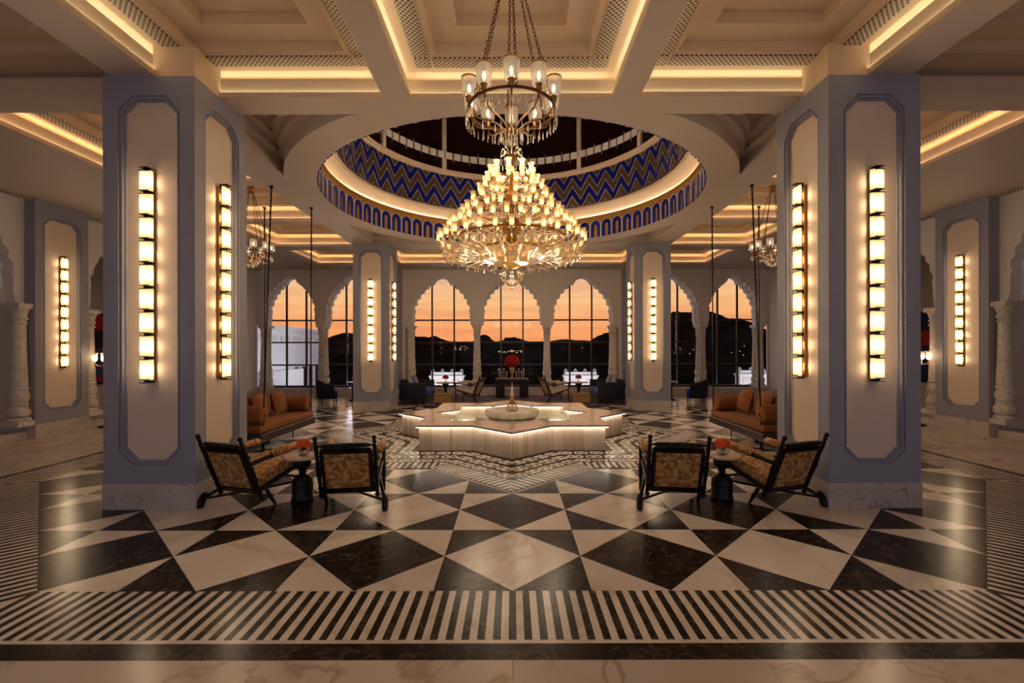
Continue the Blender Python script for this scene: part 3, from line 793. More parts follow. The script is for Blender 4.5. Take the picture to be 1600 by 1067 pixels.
# ------------------------------------------------------------------ side walls
SARCH = [(2.45, 1.72, 3.18), (3.98, 3.25, 4.70), (4.45+0, 0, 0)]
for s, side in ((-1, 'left'), (1, 'right')):
    wl = thing('wall_'+side, 'plaster side wall on the %s with scalloped arches and a lit pilaster' % side, 'wall', kind='structure')
    th = s*0.30*E; pos = s*XW
    bays = [(4.66, 3.97, 5.33, 0.84), (3.26, 2.57, 3.97, 0.84), (6.69, 6.00, 7.38, 0.84), (8.07, 7.38, 8.76, 0.84)]
    for c, y0, y1, k in bays: arch_bay(wl, c, y0, y1, k, pos, 'x', th)
    for y0, y1 in ((-1.2, 2.57), (5.33, 6.00), (8.76, 10.15)):
        MB().box((min(pos, pos+th), y0*E, 0), (max(pos, pos+th), y1*E, ZS)).build('wall_pier', M['plaster'], wl)
    for y0, y1 in ((5.33, 6.00), (8.76, 10.12)):
        MB().box((min(pos, pos-s*0.05), y0*E, 0), (max(pos, pos-s*0.05), y1*E, BASEH*0.9)).build('baseboard_slab', M['base_marble'], wl)
    for c, y0, y1, k in bays:
        MB().box((min(pos-s*0.05, pos+th), y0*E, 0), (max(pos-s*0.05, pos+th), y1*E, SILL*0.55)).build('arch_step', M['base_marble'], wl)
    # pilaster with a sunk panel
    pil = thing('pilaster', parent=wl, loc=(s*(XW-0.12*E), 5.65*E, 0), rz=(PI/2 if s > 0 else -PI/2))
    pil.rotation_euler = (0, 0, -s*PI/2)
    ls, poly, dep = face_panel(0.335*E, BASEH, ZS, 0.235*E, BASEH+0.13*E, ZS-0.16*E)
    edge = [[(-0.335*E, 0.14*E, z_) if x_ < 0 else (0.335*E, 0.14*E, z_) for x_, z_ in ((-1, BASEH), (1, BASEH), (1, BASEH), (1, ZS), (1, ZS), (-1, ZS), (-1, ZS), (-1, BASEH))]]
    MB().loops(edge+ls).build('pilaster_frame', M['blue_grey'], pil)
    MB().add([(q[0], dep, q[1]) for q in poly], [tuple(range(8))]).build('panel', M['cream'], pil)
    MB().box((-0.345*E, -0.02, 0), (0.345*E, 0.14*E, BASEH)).build('base_slab', M['base_marble'], pil)
    for y, nm in ((3.97, 'one arch before'), (5.245, 'just before'), (6.10, 'just beyond'), (7.38, 'one arch beyond'), (8.68, 'two arches beyond')):
        column(s*(XW-0.02), y*E, 'carved marble column on the %s side wall, %s the lit pilaster' % (side, nm), 'columns of the side arches')
    # dim passage behind the arches
    MB().box((min(s*6.75*E, s*6.9*E), YR, 0), (max(s*6.75*E, s*6.9*E), YB+0.5*E, ZS)).build('passage_wall', M['plaster'], wl)
    MB().box((min(s*5.75*E, s*6.9*E), YR, ZS), (max(s*5.75*E, s*6.9*E), YB+0.5*E, ZS+0.05)).build('passage_ceiling', M['ceiling'], wl)
    MB().box((min(s*5.75*E, s*6.9*E), YB+0.4*E, 0), (max(s*5.75*E, s*6.9*E), YB+0.5*E, ZS)).build('passage_end', M['plaster'], wl)
wf = thing('wall_front', 'added open arcade of scalloped arches behind the viewer, letting in sky light', 'wall', kind='structure')  # unseen side, left open so cool sky light reaches the pillar fronts
for c in range(-3, 4):
    arch_bay(wf, c*1.53, c*1.53-0.765, c*1.53+0.765, 1.0, YR, 'y', -TH)
for s in (-1, 1):
    MB().box((min(s*5.355*E, s*6.9*E), YR-TH, 0), (max(s*5.355*E, s*6.9*E), YR, ZS)).build('wall_pier', M['plaster'], wf)
MB().box((-6.9*E, YR-TH, ZS), (6.9*E, YR, ZS+1.0)).build('wall_top', M['plaster'], wf)

# ------------------------------------------------------------------ fountain
ft = thing('fountain', 'eight-pointed star marble fountain with lit rim and scalloped bowl', 'fountain', (0, YC, 0.003))
FR, FI, FZ = 1.345*E, 0.905*E, 0.43
for k in range(16):
    def q4(Ra, Rb, k=k):
        a, b = star(Ra), star(Rb); return [a[k], a[(k+1) % 16], b[(k+1) % 16], b[k]]
    MB().prism(q4(FR-0.085, FR-0.15), 0.0, FZ-0.036).build('side_slab', M['fountain_marble'], ft)
    MB().prism(q4(FR, FI), FZ-0.035, FZ).build('rim_slab', M['rim_marble'], ft)
    MB().prism(q4(FI+0.085, FI+0.13), 0.0, FZ-0.036).build('basin_slab', M['fountain_marble'], ft)
    MB().prism(q4(FR-0.02, FR-0.04), FZ-0.043, FZ-0.0355).build('rim_light', M['led_fountain'], ft)
    MB().prism(q4(FI+0.04, FI+0.02), FZ-0.043, FZ-0.0355).build('basin_light', M['led_fountain'], ft)
MB().prism(star(FI+0.087), 0.20, 0.24).build('water', M['water'], ft)
MB().prism(star(0.43*E), 0.235, 0.325).build('pedestal', M['rim_marble'], ft)
lobe = lambda q, z: 1-0.14*(1-abs(math.sin(q*7)))
MB().lathe([(0.38, 0.325), (0.45, 0.33), (0.52, 0.365), (0.55, 0.42), (0.55, 0.475), (0.53, 0.49), (0.48, 0.485), (0.36, 0.455), (0.001, 0.445)], 112, flute=lobe).build('scalloped_bowl', M['bowl_stone'], ft, smooth=True)
fin = MB().lathe([(0.085, 0.43), (0.10, 0.46)], 16).build('finial', M['rim_marble'], ft)
MB().lathe([(0.08, 0.58), (0.075, 0.62), (0.04, 0.645), (0.038, 0.66), (0.05, 0.67), (0.055, 0.72), (0.035, 0.77), (0.001, 0.785)], 16).build('finial_top', M['brass'], fin, smooth=True)
for k in range(12):
    a = 2*PI*k/12
    MB().tube([(0.092*math.cos(a), 0.092*math.sin(a), 0.45), (0.106*math.cos(a), 0.106*math.sin(a), 0.51), (0.086*math.cos(a), 0.086*math.sin(a), 0.585)], 0.014, 6).build('finial_rib', M['table_top'], fin)
MB().lathe([(0.028, 0.775), (0.03, 0.85), (0.022, 0.93), (0.006, 0.96), (0.004, 1.03)], 10).build('water_jet', glassy('water_jet', (0.95, 0.97, 1), 0.25, 0.3, 0.5), ft, smooth=True)

# ------------------------------------------------------------------ strip sconces
SH = 2.24; SN = 9; SP = SH/SN
sc_plate = MB().box((-0.027, -0.035, -SH/2), (0.027, 0, SH/2)).mesh('back_plate', M['brass'])
a_ = math.radians(60)
shade_prof = [(0.086*math.sin(-a_+2*a_*k/10)*(1+0.012*(k % 2)), -0.045-0.086*math.cos(-a_+2*a_*k/10)) for k in range(11)]
sb_ = MB().loops([[(x, y, -SP/2+0.016) for x, y in shade_prof], [(x, y, SP/2-0.016) for x, y in shade_prof]], close=False)
sc_shade = sb_.mesh('glass_shade', M['sconce_glass'], smooth=True, recalc=False)
bulb_prof = lambda r, h: [(0.001, -h), (r, -h*0.8), (r*1.1, 0), (r, h*0.8), (0.001, h)]
sc_bulb = MB().lathe(bulb_prof(0.014, 0.045), 6).mesh('bulb', M['bulb_sconce'], smooth=True)
br = MB().box((-0.012, -0.06, -0.010), (0.012, -0.02, 0.010)); sc_br = br.mesh('bracket', M['black_metal'])
cl = MB().prism([(-0.03, -0.005), (-0.03, -0.021), (0.062, -0.021), (0.062, -0.013), (-0.005, -0.013), (-0.005, 0.013), (0.062, 0.013), (0.062, 0.021), (-0.03, 0.021), (-0.03, 0.005)], -0.045, 0.045, axis='x')
cl.v = [(v[0], -0.075-v[1], v[2]) for v in cl.v]; sc_cl = cl.mesh('shade_clip', M['black_metal'])
sock = MB().lathe([(0.012, -SP/2+0.008), (0.017, -SP/2+0.02), (0.012, -0.05), (0.001, -0.045)], 8); sc_sock = sock.mesh('bulb_socket', M['brass'])
def sconce(label, loc, rz):
    t = thing('wall_sconce', label, 'wall lamp', loc, rz, group='vertical strip sconces of nine glass shades')
    inst('back_plate', sc_plate, t)
    L = bpy.data.lights.new('sconce_fill', 'AREA'); L.shape = 'RECTANGLE'; L.size = 0.12; L.size_y = SH*0.95; L.energy = 7; L.color = (1.0, 0.78, 0.52)  # added area light before the shades, strengthens the spill into the room
    lo = bpy.data.objects.new('sconce_fill', L); COL.objects.link(lo); lo.parent = t; lo.location = (0, -0.15, 0); lo.rotation_euler = (-PI/2, 0, 0)
    for k in range(SN+1):
        z = -SH/2+k*SP
        b = inst('bracket', sc_br, t, (0, 0, min(max(z, -SH/2+0.006), SH/2-0.006)))
        inst('shade_clip', sc_cl, b)
    for k in range(SN):
        z = -SH/2+(k+0.5)*SP
        s_ = inst('glass_shade', sc_shade, t, (0, 0, z))
        inst('bulb', sc_bulb, s_, (0, -0.068, 0))
        inst('bulb_socket', sc_sock, s_, (0, -0.062, 0))
ZSC = zz(0.46)
for s, side in ((-1, 'left'), (1, 'right')):
    d = 0.06
    sconce('strip sconce on the viewer-facing side of the near %s pillar' % side, (s*COLX, COLN-COLH+d, ZSC), 0)
    sconce('strip sconce on the fountain-facing side of the near %s pillar' % side, (s*(COLX-COLH+d), COLN, ZSC), -s*PI/2)
    sconce('strip sconce on the viewer-facing side of the far %s pillar' % side, (s*COLX, COLF-COLH+d, ZSC), 0)
    sconce('strip sconce on the inward side of the far %s pillar' % side, (s*(COLX-COLH+d), COLF, ZSC), -s*PI/2)
    sconce('strip sconce on the pilaster of the %s side wall' % side, (s*(XW-0.12*E+0.06), 5.65*E, ZSC-0.02), -s*PI/2)

# ------------------------------------------------------------------ grand chandelier under the dome
def along(p0, p1, prof, seg=8, b=None):
    """turned member between two points: prof = [(t, r)]"""
    b = b or MB(); p0, p1 = Vector(p0), Vector(p1)
    return b.tube([p0+(p1-p0)*t for t, r in prof], [r for t, r in prof], seg)
shade_tulip = MB().lathe([(0.018, 0.0), (0.036, 0.02), (0.046, 0.06), (0.043, 0.11), (0.05, 0.155), (0.066, 0.185)], 12).mesh('glass_shade', M['lamp_glass'], smooth=True, recalc=False)
cand_bulb = MB().lathe([(0.001, 0.02), (0.014, 0.035), (0.017, 0.07), (0.010, 0.105), (0.001, 0.125)], 6).mesh('bulb', M['bulb'], smooth=True)
drop_b = MB().lathe([(0.001, 0.0), (0.006, -0.02), (0.016, -0.06), (0.012, -0.085), (0.001, -0.10)], 6)
drop_me = drop_b.mesh('crystal_drop', M['crystal'])
gc = thing('grand_chandelier', 'huge tiered crystal chandelier of glowing glass lamps under the dome', 'chandelier', (0, YC, 0))
def fill_light(parent, loc, watts, col, size):  # extra point light added to boost a chandelier beyond its bulbs
    L = bpy.data.lights.new('lamp_fill', 'POINT'); L.energy = watts; L.color = col; L.shadow_soft_size = size
    o = bpy.data.objects.new('lamp_fill', L); COL.objects.link(o); o.parent = parent; o.location = loc
    return o
for k in range(6): fill_light(gc, (0.55*E*math.cos(k*PI/3+0.26), 0.55*E*math.sin(k*PI/3+0.26), zz(0.78)), 14, (1.0, 0.78, 0.54), 0.15)  # added fill in open air below the tiers
fill_light(gc, (0, 0, zz(2.18)), 70, (1.0, 0.78, 0.52), 0.3)
TIERS = [(0.85, 1.23, 32), (0.735, 1.39, 32), (0.586, 1.54, 24), (0.463, 1.70, 14), (0.375, 1.83, 12), (0.30, 1.93, 12), (0.25, 2.04, 10)]
for n, (r, h, cnt) in enumerate(TIERS):
    r *= E; z = zz(h)
    path = []
    r0 = 0.10 if n < 4 else 0.06
    for q in range(9):
        f = q/8
        path.append((r0+(r-r0)*f, 0, z-0.06-0.13*(r/E+0.2)*math.sin(PI*f)*(1.0 if f < 0.75 else 1.05)+0.05*(1-f)))
    path[-1] = (r, 0, z-0.03)
    b = MB().tube(path, 0.013, 5)
    b.lathe([(0.010, z-0.04), (0.022, z-0.035), (0.055, z-0.012), (0.060, z-0.006), (0.02, z-0.004), (0.022, z+0.01)], 10, c=(r, 0, 0))
    arm_me = b.mesh('lamp_arm', M['crystal'], smooth=True)
    cup_me = MB().lathe([(0.012, -0.05), (0.024, -0.03), (0.018, -0.012), (0.026, 0.0), (0.02, 0.012)], 8).mesh('lamp_cup', M['brass'], smooth=True)
    for k in range(cnt):
        a = 2*PI*(k+(0.5 if n % 2 else 0))/cnt + n*0.03
        o = inst('lamp_arm', arm_me, gc, (0, 0, 0), a)
        inst('lamp_cup', cup_me, o, (r, 0, z))
        inst('glass_shade', shade_tulip, o, (r, 0, z))
        inst('bulb', cand_bulb, o, (r, 0, z))
        if n < 3 or k % 2 == 0: inst('crystal_drop', drop_me, o, (r+0.012, 0, z-0.03))
prof = []
for h, r in ((2.45, 0.02), (2.36, 0.03), (2.30, 0.09), (2.24, 0.10), (2.2, 0.05), (2.12, 0.05), (2.06, 0.11), (2.0, 0.12), (1.95, 0.06), (1.86, 0.06), (1.8, 0.13), (1.72, 0.14), (1.66, 0.07), (1.55, 0.08), (1.48, 0.18), (1.40, 0.2), (1.34, 0.12), (1.26, 0.14), (1.2, 0.26), (1.16, 0.28), (1.12, 0.2)):
    prof.append((r, zz(h)))
MB().lathe(prof, 16).build('stem', M['brass'], gc, smooth=True)
MB().tube([(0, 0, zz(2.44)), (0, 0, zz(4.43))], 0.02, 8).build('hanging_rod', M['brass'], gc)
# beaded bowl and its metal bands
rib = lambda q, z: 1-0.03*abs(math.sin(q*24))
MB().lathe([(0.43*E, zz(1.15)), (0.44*E, zz(1.13)), (0.42*E, zz(1.08)), (0.34*E, zz(1.03)), (0.22*E, zz(0.995)), (0.10*E, zz(0.985))], 96, flute=rib).build('beaded_bowl', M['beads'], gc)
MB().lathe([(0.10*E, zz(0.985)), (0.085*E, zz(0.965)), (0.03*E, zz(0.945)), (0.001, zz(0.94))], 20).build('bowl_boss', M['gold'], gc, smooth=True)
for rr_, hh_ in ((0.43, 1.155), (0.62, 1.30), (0.40, 1.60), (0.24, 1.98)):
    MB().lathe([(rr_*E-0.012, zz(hh_)-0.025), (rr_*E+0.012, zz(hh_)-0.025), (rr_*E+0.012, zz(hh_)+0.025), (rr_*E-0.012, zz(hh_)+0.025), (rr_*E-0.012, zz(hh_)-0.025)], 48).build('metal_band', M['brass'], gc)
for k in range(10):
    a = 2*PI*k/10; inst('bulb', cand_bulb, gc, (0.25*E*math.cos(a), 0.25*E*math.sin(a), zz(1.06)))
# rings of prisms hanging from each tier
def prism_ring(r, z, n, l, name='prism_fringe'):
    b = MB()
    for k in range(n):
        a = 2*PI*k/n; c, s = math.cos(a), math.sin(a)
        b.lathe([(0.001, z), (0.007, z-l*0.3), (0.009, z-l*0.85), (0.001, z-l)], 4, c=(r*c, r*s, 0))
    o = b.build(name, M['crystal'], gc, recalc=False); o['kind'] = 'stuff'
for rr_, hh_, n_, l_ in ((0.45, 1.145, 90, 0.10), (0.66, 1.19, 72, 0.13), (0.80, 1.15, 80, 0.12), (0.52, 1.27, 64, 0.13), (0.62, 1.33, 60, 0.12), (0.40, 1.56, 48, 0.12), (0.30, 1.7, 36, 0.12), (0.24, 1.94, 30, 0.10), (0.2, 2.1, 24, 0.12)):
    prism_ring(rr_*E, zz(hh_), n_, l_)
# drooping glass arms under the widest tier, each with a pear drop
pth = [(0.30*E, 0, zz(1.13)), (0.44*E, 0, zz(1.06)), (0.58*E, 0, zz(1.02)), (0.70*E, 0, zz(1.05)), (0.78*E, 0, zz(1.12)), (0.82*E, 0, zz(1.19))]
dr_arm = MB().tube(pth, 0.02, 6).mesh('drooping_arm', M['crystal'], smooth=True)
for k in range(24):
    a = 2*PI*(k+0.5)/24
    o = inst('drooping_arm', dr_arm, gc, (0, 0, 0), a)
    inst('crystal_drop', drop_me, o, (0.58*E, 0, zz(1.02)))
    inst('crystal_drop', drop_me, o, (0.72*E, 0, zz(1.055)))
    inst('crystal_drop', drop_me, o, (0.82*E, 0, zz(1.12)))
# festoon swags between the lamps of the widest tier
sw = []
for q in range(7):
    f = q/6; sw.append((0.80*E, (f-0.5)*0.15*E, zz(1.10)-0.09*math.sin(PI*f)))
swag_me = MB().tube(sw, 0.013, 4).mesh('bead_swag', M['beads'])
for k in range(32): inst('bead_swag', swag_me, gc, (0, 0, 0), 2*PI*k/32)
# small pendant below the bowl
pend = MB().tube([(0, 0, zz(0.945)), (0, 0, zz(0.72))], 0.008, 6).build('lower_pendant', M['brass'], gc)
pa = MB().tube([(0.02, 0, zz(0.74)), (0.09, 0, zz(0.755)), (0.16, 0, zz(0.79)), (0.20, 0, zz(0.84)), (0.215, 0, zz(0.87))], 0.009, 5)
pa_me = pa.mesh('pendant_arm', M['brass'], smooth=True)
pcup = MB().lathe([(0.006, 0), (0.03, 0.012), (0.036, 0.035), (0.03, 0.05)], 8).mesh('pendant_cup', M['crystal'], smooth=True)
for k in range(8):
    o = inst('pendant_arm', pa_me, pend, (0, 0, 0), 2*PI*k/8)
    inst('pendant_cup', pcup, o, (0.215, 0, zz(0.865)))
MB().lathe([(0.001, zz(0.70)), (0.02, zz(0.71)), (0.03, zz(0.73)), (0.012, zz(0.75)), (0.03, zz(0.84)), (0.06, zz(0.86)), (0.012, zz(0.88))], 10).build('pendant_boss', M['crystal'], pend, smooth=True)
# crown of unlit crystal scrolls on top
scr = [(0.05, 0, zz(2.24)), (0.11, 0, zz(2.33)), (0.18, 0, zz(2.36)), (0.21, 0, zz(2.31)), (0.19, 0, zz(2.27)), (0.16, 0, zz(2.29))]
scr_me = MB().tube(scr, 0.014, 5).mesh('crown_scroll', M['crystal'], smooth=True)
for k in range(8):
    o = inst('crown_scroll', scr_me, gc, (0, 0, 0), 2*PI*k/8)
    inst('crystal_drop', drop_me, o, (0.21, 0, zz(2.31)))

# ------------------------------------------------------------------ ring chandeliers on chains
def link_path(p0, p1, n):
    """twisted chain links between two points, one mesh per chain"""
    b = MB(); p0, p1 = Vector(p0), Vector(p1); d = (p1-p0)/n; t = d.normalized()
    u = t.cross(Vector((0, 1, 0.1))).normalized(); v = t.cross(u)
    for k in range(n):
        c = p0+d*(k+0.5); ax = u if k % 2 else v
        pts = [c+t*(math.cos(q)*d.length*0.62)+ax*(math.sin(q)*0.011) for q in [2*PI*i/8 for i in range(9)]]
        b.tube(pts, 0.0035, 4, cap=False)
    return b
RC = 0.222*E
shade_cyl = MB().lathe([(0.055, 0.0), (0.062, 0.02), (0.066, 0.13), (0.064, 0.15)], 14).mesh('crystal_shade', M['shade_crystal'], recalc=False)
shade_rim = MB().lathe([(0.062, 0.145), (0.069, 0.145), (0.069, 0.157), (0.062, 0.157), (0.062, 0.145)], 14).mesh('shade_rim', M['brass'])
dim_bulb = MB().lathe([(0.001, 0.02), (0.015, 0.04), (0.017, 0.07), (0.001, 0.10)], 6).mesh('bulb', M['bulb_dim'], smooth=True)
long_drop = MB().lathe([(0.001, 0), (0.004, -0.03), (0.008, -0.075), (0.001, -0.085)], 5).mesh('crystal_drop', M['crystal'])
def ring_chandelier(label, x, y, nch=10):
    zr = zz(1.223)-ZS; apex = zz(1.93)-ZS
    t = thing('ring_chandelier', label, 'chandelier', (x, y, ZS), rz=PI/10, group='ring chandeliers hung on chains')
    fill_light(t, (0, 0, zr-0.12), 8, (1.0, 0.84, 0.64), 0.35)
    MB().lathe([(RC-0.008, zr-0.012), (RC+0.008, zr-0.012), (RC+0.008, zr+0.012), (RC-0.008, zr+0.012), (RC-0.008, zr-0.012)], 60).build('ring', M['red_bronze'], t)
    MB().lathe([(0.001, apex+0.2), (0.055, apex+0.19), (0.07, apex+0.1), (0.03, apex+0.02), (0.001, apex)], 14).build('ceiling_rose', M['brass'], t, smooth=True)
    zb = zr-0.20
    ap = []
    for q in range(9):
        f = q/8; ap.append((0.02+(RC-0.02)*f, 0, zb+0.02+(0.20*f*f+0.09*math.sin(PI*f*0.9)*(f-0.4))*1.0))
    ap[-1] = (RC, 0, zr)
    amid = [(0.02, 0, zb), (0.07, 0, zb+0.025), (0.13, 0, zb+0.065), (0.19, 0, zb+0.085), (0.26, 0, zb+0.085), (0.32, 0, zb+0.105), (0.36, 0, zb+0.15), (RC, 0, zr)]
    a_me = MB().tube(amid, 0.0085, 6).mesh('arm', M['brass'], smooth=True)
    c_me = MB().lathe([(0.008, 0), (0.028, 0.02), (0.022, 0.045), (0.034, 0.06), (0.012, 0.075)], 8).mesh('lamp_cup', M['brass'], smooth=True)
    for k in range(nch):
        a = 2*PI*k/nch
        o = inst('arm', a_me, t, (0, 0, 0), a)
        inst('lamp_cup', c_me, o, (RC, 0, zr))
        inst('crystal_shade', shade_cyl, o, (RC, 0, zr+0.065))
        inst('shade_rim', shade_rim, o, (RC, 0, zr+0.065))
        inst('bulb', dim_bulb, o, (RC, 0, zr+0.07))
        for dd in (-0.05, 0, 0.05): inst('crystal_drop', long_drop, o, (RC-0.01+abs(dd)*0.2, dd, zr-0.05 if dd else zr-0.03))
        inst('crystal_drop', long_drop, o, (0.26, 0, zb+0.08)); inst('crystal_drop', long_drop, o, (0.15, 0, zb+0.07))
    b = MB()
    for r_, n_, z_ in ((RC+0.02, 44, zr-0.06), (0.10, 18, zb+0.01), (0.05, 10, zb-0.02)):
        for k in range(n_):
            a = 2*PI*k/n_
            b.lathe([(0.001, z_), (0.004, z_-0.02), (0.007, z_-0.07), (0.001, z_-0.08)], 4, c=(r_*math.cos(a), r_*math.sin(a), 0))
    o = b.build('prism_fringe', M['crystal'], t, recalc=False); o['kind'] = 'stuff'
    MB().lathe([(0.001, zb-0.05), (0.03, zb-0.03), (0.045, zb), (0.02, zb+0.04), (0.008, zb+0.06), (0.008, zr+0.1), (0.001, zr+0.12)], 10).build('hub', M['brass'], t, smooth=True)
    for k in range(6):
        a = 2*PI*(k+0.3)/6
        link_path((RC*math.cos(a), RC*math.sin(a), zr), (0.05*math.cos(a), 0.05*math.sin(a), apex+0.05), 34).build('chain', M['red_bronze'], t, recalc=False)
    return t
r1_ = ring_chandelier('large-looking ring chandelier hung in front of the dome', 0, 2.42*E)
for s, side in ((-1, 'left'), (1, 'right')):
    copy_tree(r1_, None, (s*3.13*E, 5.65*E, ZS-0.07*E), PI/10, 'small-looking ring chandelier half hidden by the near %s pillar' % side)

# ------------------------------------------------------------------ furniture helpers
def rbox(b, lo, hi, r=0.03, n=3):
    """box with rounded vertical edges and softened top and bottom"""
    x0, y0, z0 = lo; x1, y1, z1 = hi
    r = min(r, (x1-x0)/2.01, (y1-y0)/2.01, (z1-z0)/2.01)
    def loop(ins, z):
        pts = []
        rr = max(r-ins*0.0, 0.001)
        for cx, cy, a0 in ((x1-r, y1-r, 0), (x0+r, y1-r, PI/2), (x0+r, y0+r, PI), (x1-r, y0+r, 1.5*PI)):
            for k in range(n+1):
                a = a0+PI/2*k/n; q = max(rr-ins, 0.0005)
                pts.append((cx+q*math.cos(a), cy+q*math.sin(a), z))
        return pts
    ls = []
    for k in range(n+1):
        a = PI/2*k/n; ls.append(loop(r*(1-math.sin(a)), z0+r*(1-math.cos(a))))
    for k in range(n+1):
        a = PI/2*k/n; ls.append(loop(r*(1-math.cos(a)), z1-r*(1-math.sin(a))))
    return b.loops(ls, cap0=True, cap1=True)
def pillow(b, w, h, t, n=8):
    """square scatter cushion in the xz plane, pinched corners"""
    vs, fs = [], []
    for side in (1, -1):
        for i in range(n+1):
            for j in range(n+1):
                u, v = 2*i/n-1, 2*j/n-1
                k = (1-u*u)*(1-v*v)
                pin = 1-0.10*(1-abs(u)**2)*abs(v)**3 - 0.0
                pin2 = 1-0.10*(1-abs(v)**2)*abs(u)**3
                vs.append((u*w/2*pin2, side*t/2*k**0.45, v*h/2*pin))
    m_ = (n+1)**2
    for i in range(n):
        for j in range(n):
            a, c, d, e = i*(n+1)+j, (i+1)*(n+1)+j, (i+1)*(n+1)+j+1, i*(n+1)+j+1
            fs.append((a, c, d, e)); fs.append((m_+a, m_+e, m_+d, m_+c))
    return b.add(vs, fs)
TURN = [(0, 0.016), (0.04, 0.024), (0.08, 0.016), (0.12, 0.026), (0.17, 0.018), (0.45, 0.026), (0.5, 0.030), (0.54, 0.018), (0.58, 0.027), (0.62, 0.018), (0.88, 0.024), (0.92, 0.015), (0.95, 0.022), (1.0, 0.018)]

# ------------------------------------------------------------------ reclining armchairs in the near groups
def armchair(name, label, loc, rz, side, wood, back_m, seat_m, group, frame_r=1.0):
    """side: which rear leg splays out (-1 or +1)"""
    t = thing(name, label, 'armchair', loc, rz, group=group)
    hw = 0.29
    p0, p1 = Vector((0, -0.20, 0.15)), Vector((0, -0.46, 0.80))
    def bp(x, f, off=0.0):
        p = p0+(p1-p0)*f; n_ = Vector((0, 0.928, 0.371)); return (x, p.y+n_.y*off, p.z+n_.z*off)
    for s in (-1, 1):
        b = along(bp(s*hw, 0), bp(s*hw, 0.96), TURN); pst = b.build('back_post', wood, t, smooth=True)
        MB().ball(bp(s*hw, 0.985), 0.026).build('post_finial', wood, pst, smooth=True)
        MB().ball(bp(s*hw, -0.03), 0.028).build('post_foot', wood, pst, smooth=True)
        along((s*hw, 0.38, 0.0), (s*hw, 0.38, 0.55), TURN).build('front_leg', wood, t, smooth=True)
        MB().tube([bp(s*hw, 0.55), (s*hw, -0.15, 0.535), (s*hw, 0.15, 0.555), (s*hw, 0.40, 0.575), (s*hw, 0.46, 0.56)], [0.022, 0.026, 0.026, 0.028, 0.02], 8).build('armrest', wood, t, smooth=True)
        arm = t.children[-1] if t.children else None
        pad = MB().tube([(s*hw, -0.06, 0.565), (s*hw, -0.04, 0.568), (s*hw, 0.30, 0.592), (s*hw, 0.32, 0.592)], [0.03, 0.044, 0.044, 0.03], 10)
        pad.build('arm_pad', seat_m, t, smooth=True)
        MB().ball((s*hw, 0.44, 0.565), 0.036).build('arm_scroll', wood, t, smooth=True)
        MB().tube([(s*0.27, -0.22, 0.20), (s*0.27, 0.38, 0.36)], 0.024, 6).build('seat_rail', wood, t)
        if s == side:
            along((s*0.27, 0.10, 0.26), (s*0.375, -0.30, 0.10), [(0, 0.018), (0.5, 0.02), (1, 0.018)]).build('rear_leg', wood, t, smooth=True)
            lg = MB(); c = Vector((s*0.385, -0.325, 0.0))
            lg.loops([[(c.x+math.cos(q)*0.03*f, c.y-0.012+off+math.sin(q)*0.045*f, z) for q in [2*PI*k/8 for k in range(8)]] for z, f, off in ((0.0, 0.9, -0.02), (0.03, 1.1, -0.015), (0.09, 1.15, 0.005), (0.135, 0.8, 0.03), (0.15, 0.4, 0.04))], cap0=True, cap1=True)
            lg.build('paddle_foot', wood, t, smooth=True)
            MB().tube([(s*0.37, -0.28, 0.085), (0.0, 0.0, 0.13), (-s*0.27, 0.34, 0.16)], 0.014, 6).build('stretcher', wood, t)
        else:
            along((s*0.28, -0.12, 0.19), (s*0.28, 0.0, 0.0), [(0, 0.02), (0.5, 0.022), (1, 0.016)]).build('rear_leg', wood, t, smooth=True)
    # top rail and sunk back frame
    along(bp(-hw, 0.86), bp(hw, 0.86), [(0, 0.012), (0.08, 0.012), (0.1, 0.02), (0.14, 0.024), (0.5, 0.026), (0.86, 0.024), (0.9, 0.02), (0.92, 0.012), (1, 0.012)]).build('top_rail', wood, t, smooth=True)
    def fbar(a, b_, r): return MB().tube([a, b_], r, 4)
    for x in (-0.235, 0.235): fbar(bp(x, 0.06), bp(x, 0.78), 0.03).build('back_stile', wood, t)
    for f in (0.10, 0.76): fbar(bp(-0.25, f), bp(0.25, f), 0.034).build('back_crossbar', wood, t)
    for x in (-1, 1):
        for f in (0.2, 0.45, 0.68): MB().tube([bp(x*0.24, f), bp(x*0.29, f)], 0.008, 5).build('spindle', wood, t)
    def sheet(x, f0, f1, o0, o1):
        b = MB()
        b.loops([[bp(-x, f0, o0), bp(x, f0, o0), bp(x, f1, o0), bp(-x, f1, o0)], [bp(-x, f0, o1), bp(x, f0, o1), bp(x, f1, o1), bp(-x, f1, o1)]], cap0=True, cap1=True)
        return b
    sheet(0.22, 0.13, 0.74, -0.018, 0.022).build('back_panel', back_m, t)
    st = MB(); rows = []
    for y, z, th in ((-0.22, 0.235, 0.03), (-0.20, 0.22, 0.12), (0.10, 0.30, 0.12), (0.34, 0.355, 0.12), (0.385, 0.385, 0.09), (0.395, 0.40, 0.04)):
        rows.append([(-0.26, y, z+0.02), (-0.24, y, z), (0.24, y, z), (0.26, y, z+0.02), (0.26, y, z+th-0.03), (0.23, y, z+th), (-0.23, y, z+th), (-0.26, y, z+th-0.03)])
    st.loops(rows, cap0=True, cap1=True).build('seat_cushion', seat_m, t)
    MB().tube([(-hw, 0.38, 0.20), (hw, 0.38, 0.20)], 0.015, 6).build('front_stretcher', wood, t)
    MB().tube([(-0.27, -0.215, 0.185), (0.27, -0.215, 0.185)], 0.022, 6).build('rear_seat_rail', wood, t)
    return t
g_ = 'dark wood armchairs in gold brocade round the near tables'
armchair('reclining_armchair', 'dark turned-wood brocade armchair angled beside the near left pillar', (-2.875, 5.275, 0.001), math.radians(-18.6), -1, M['ebony'], M['brocade'], M['brocade'], g_)
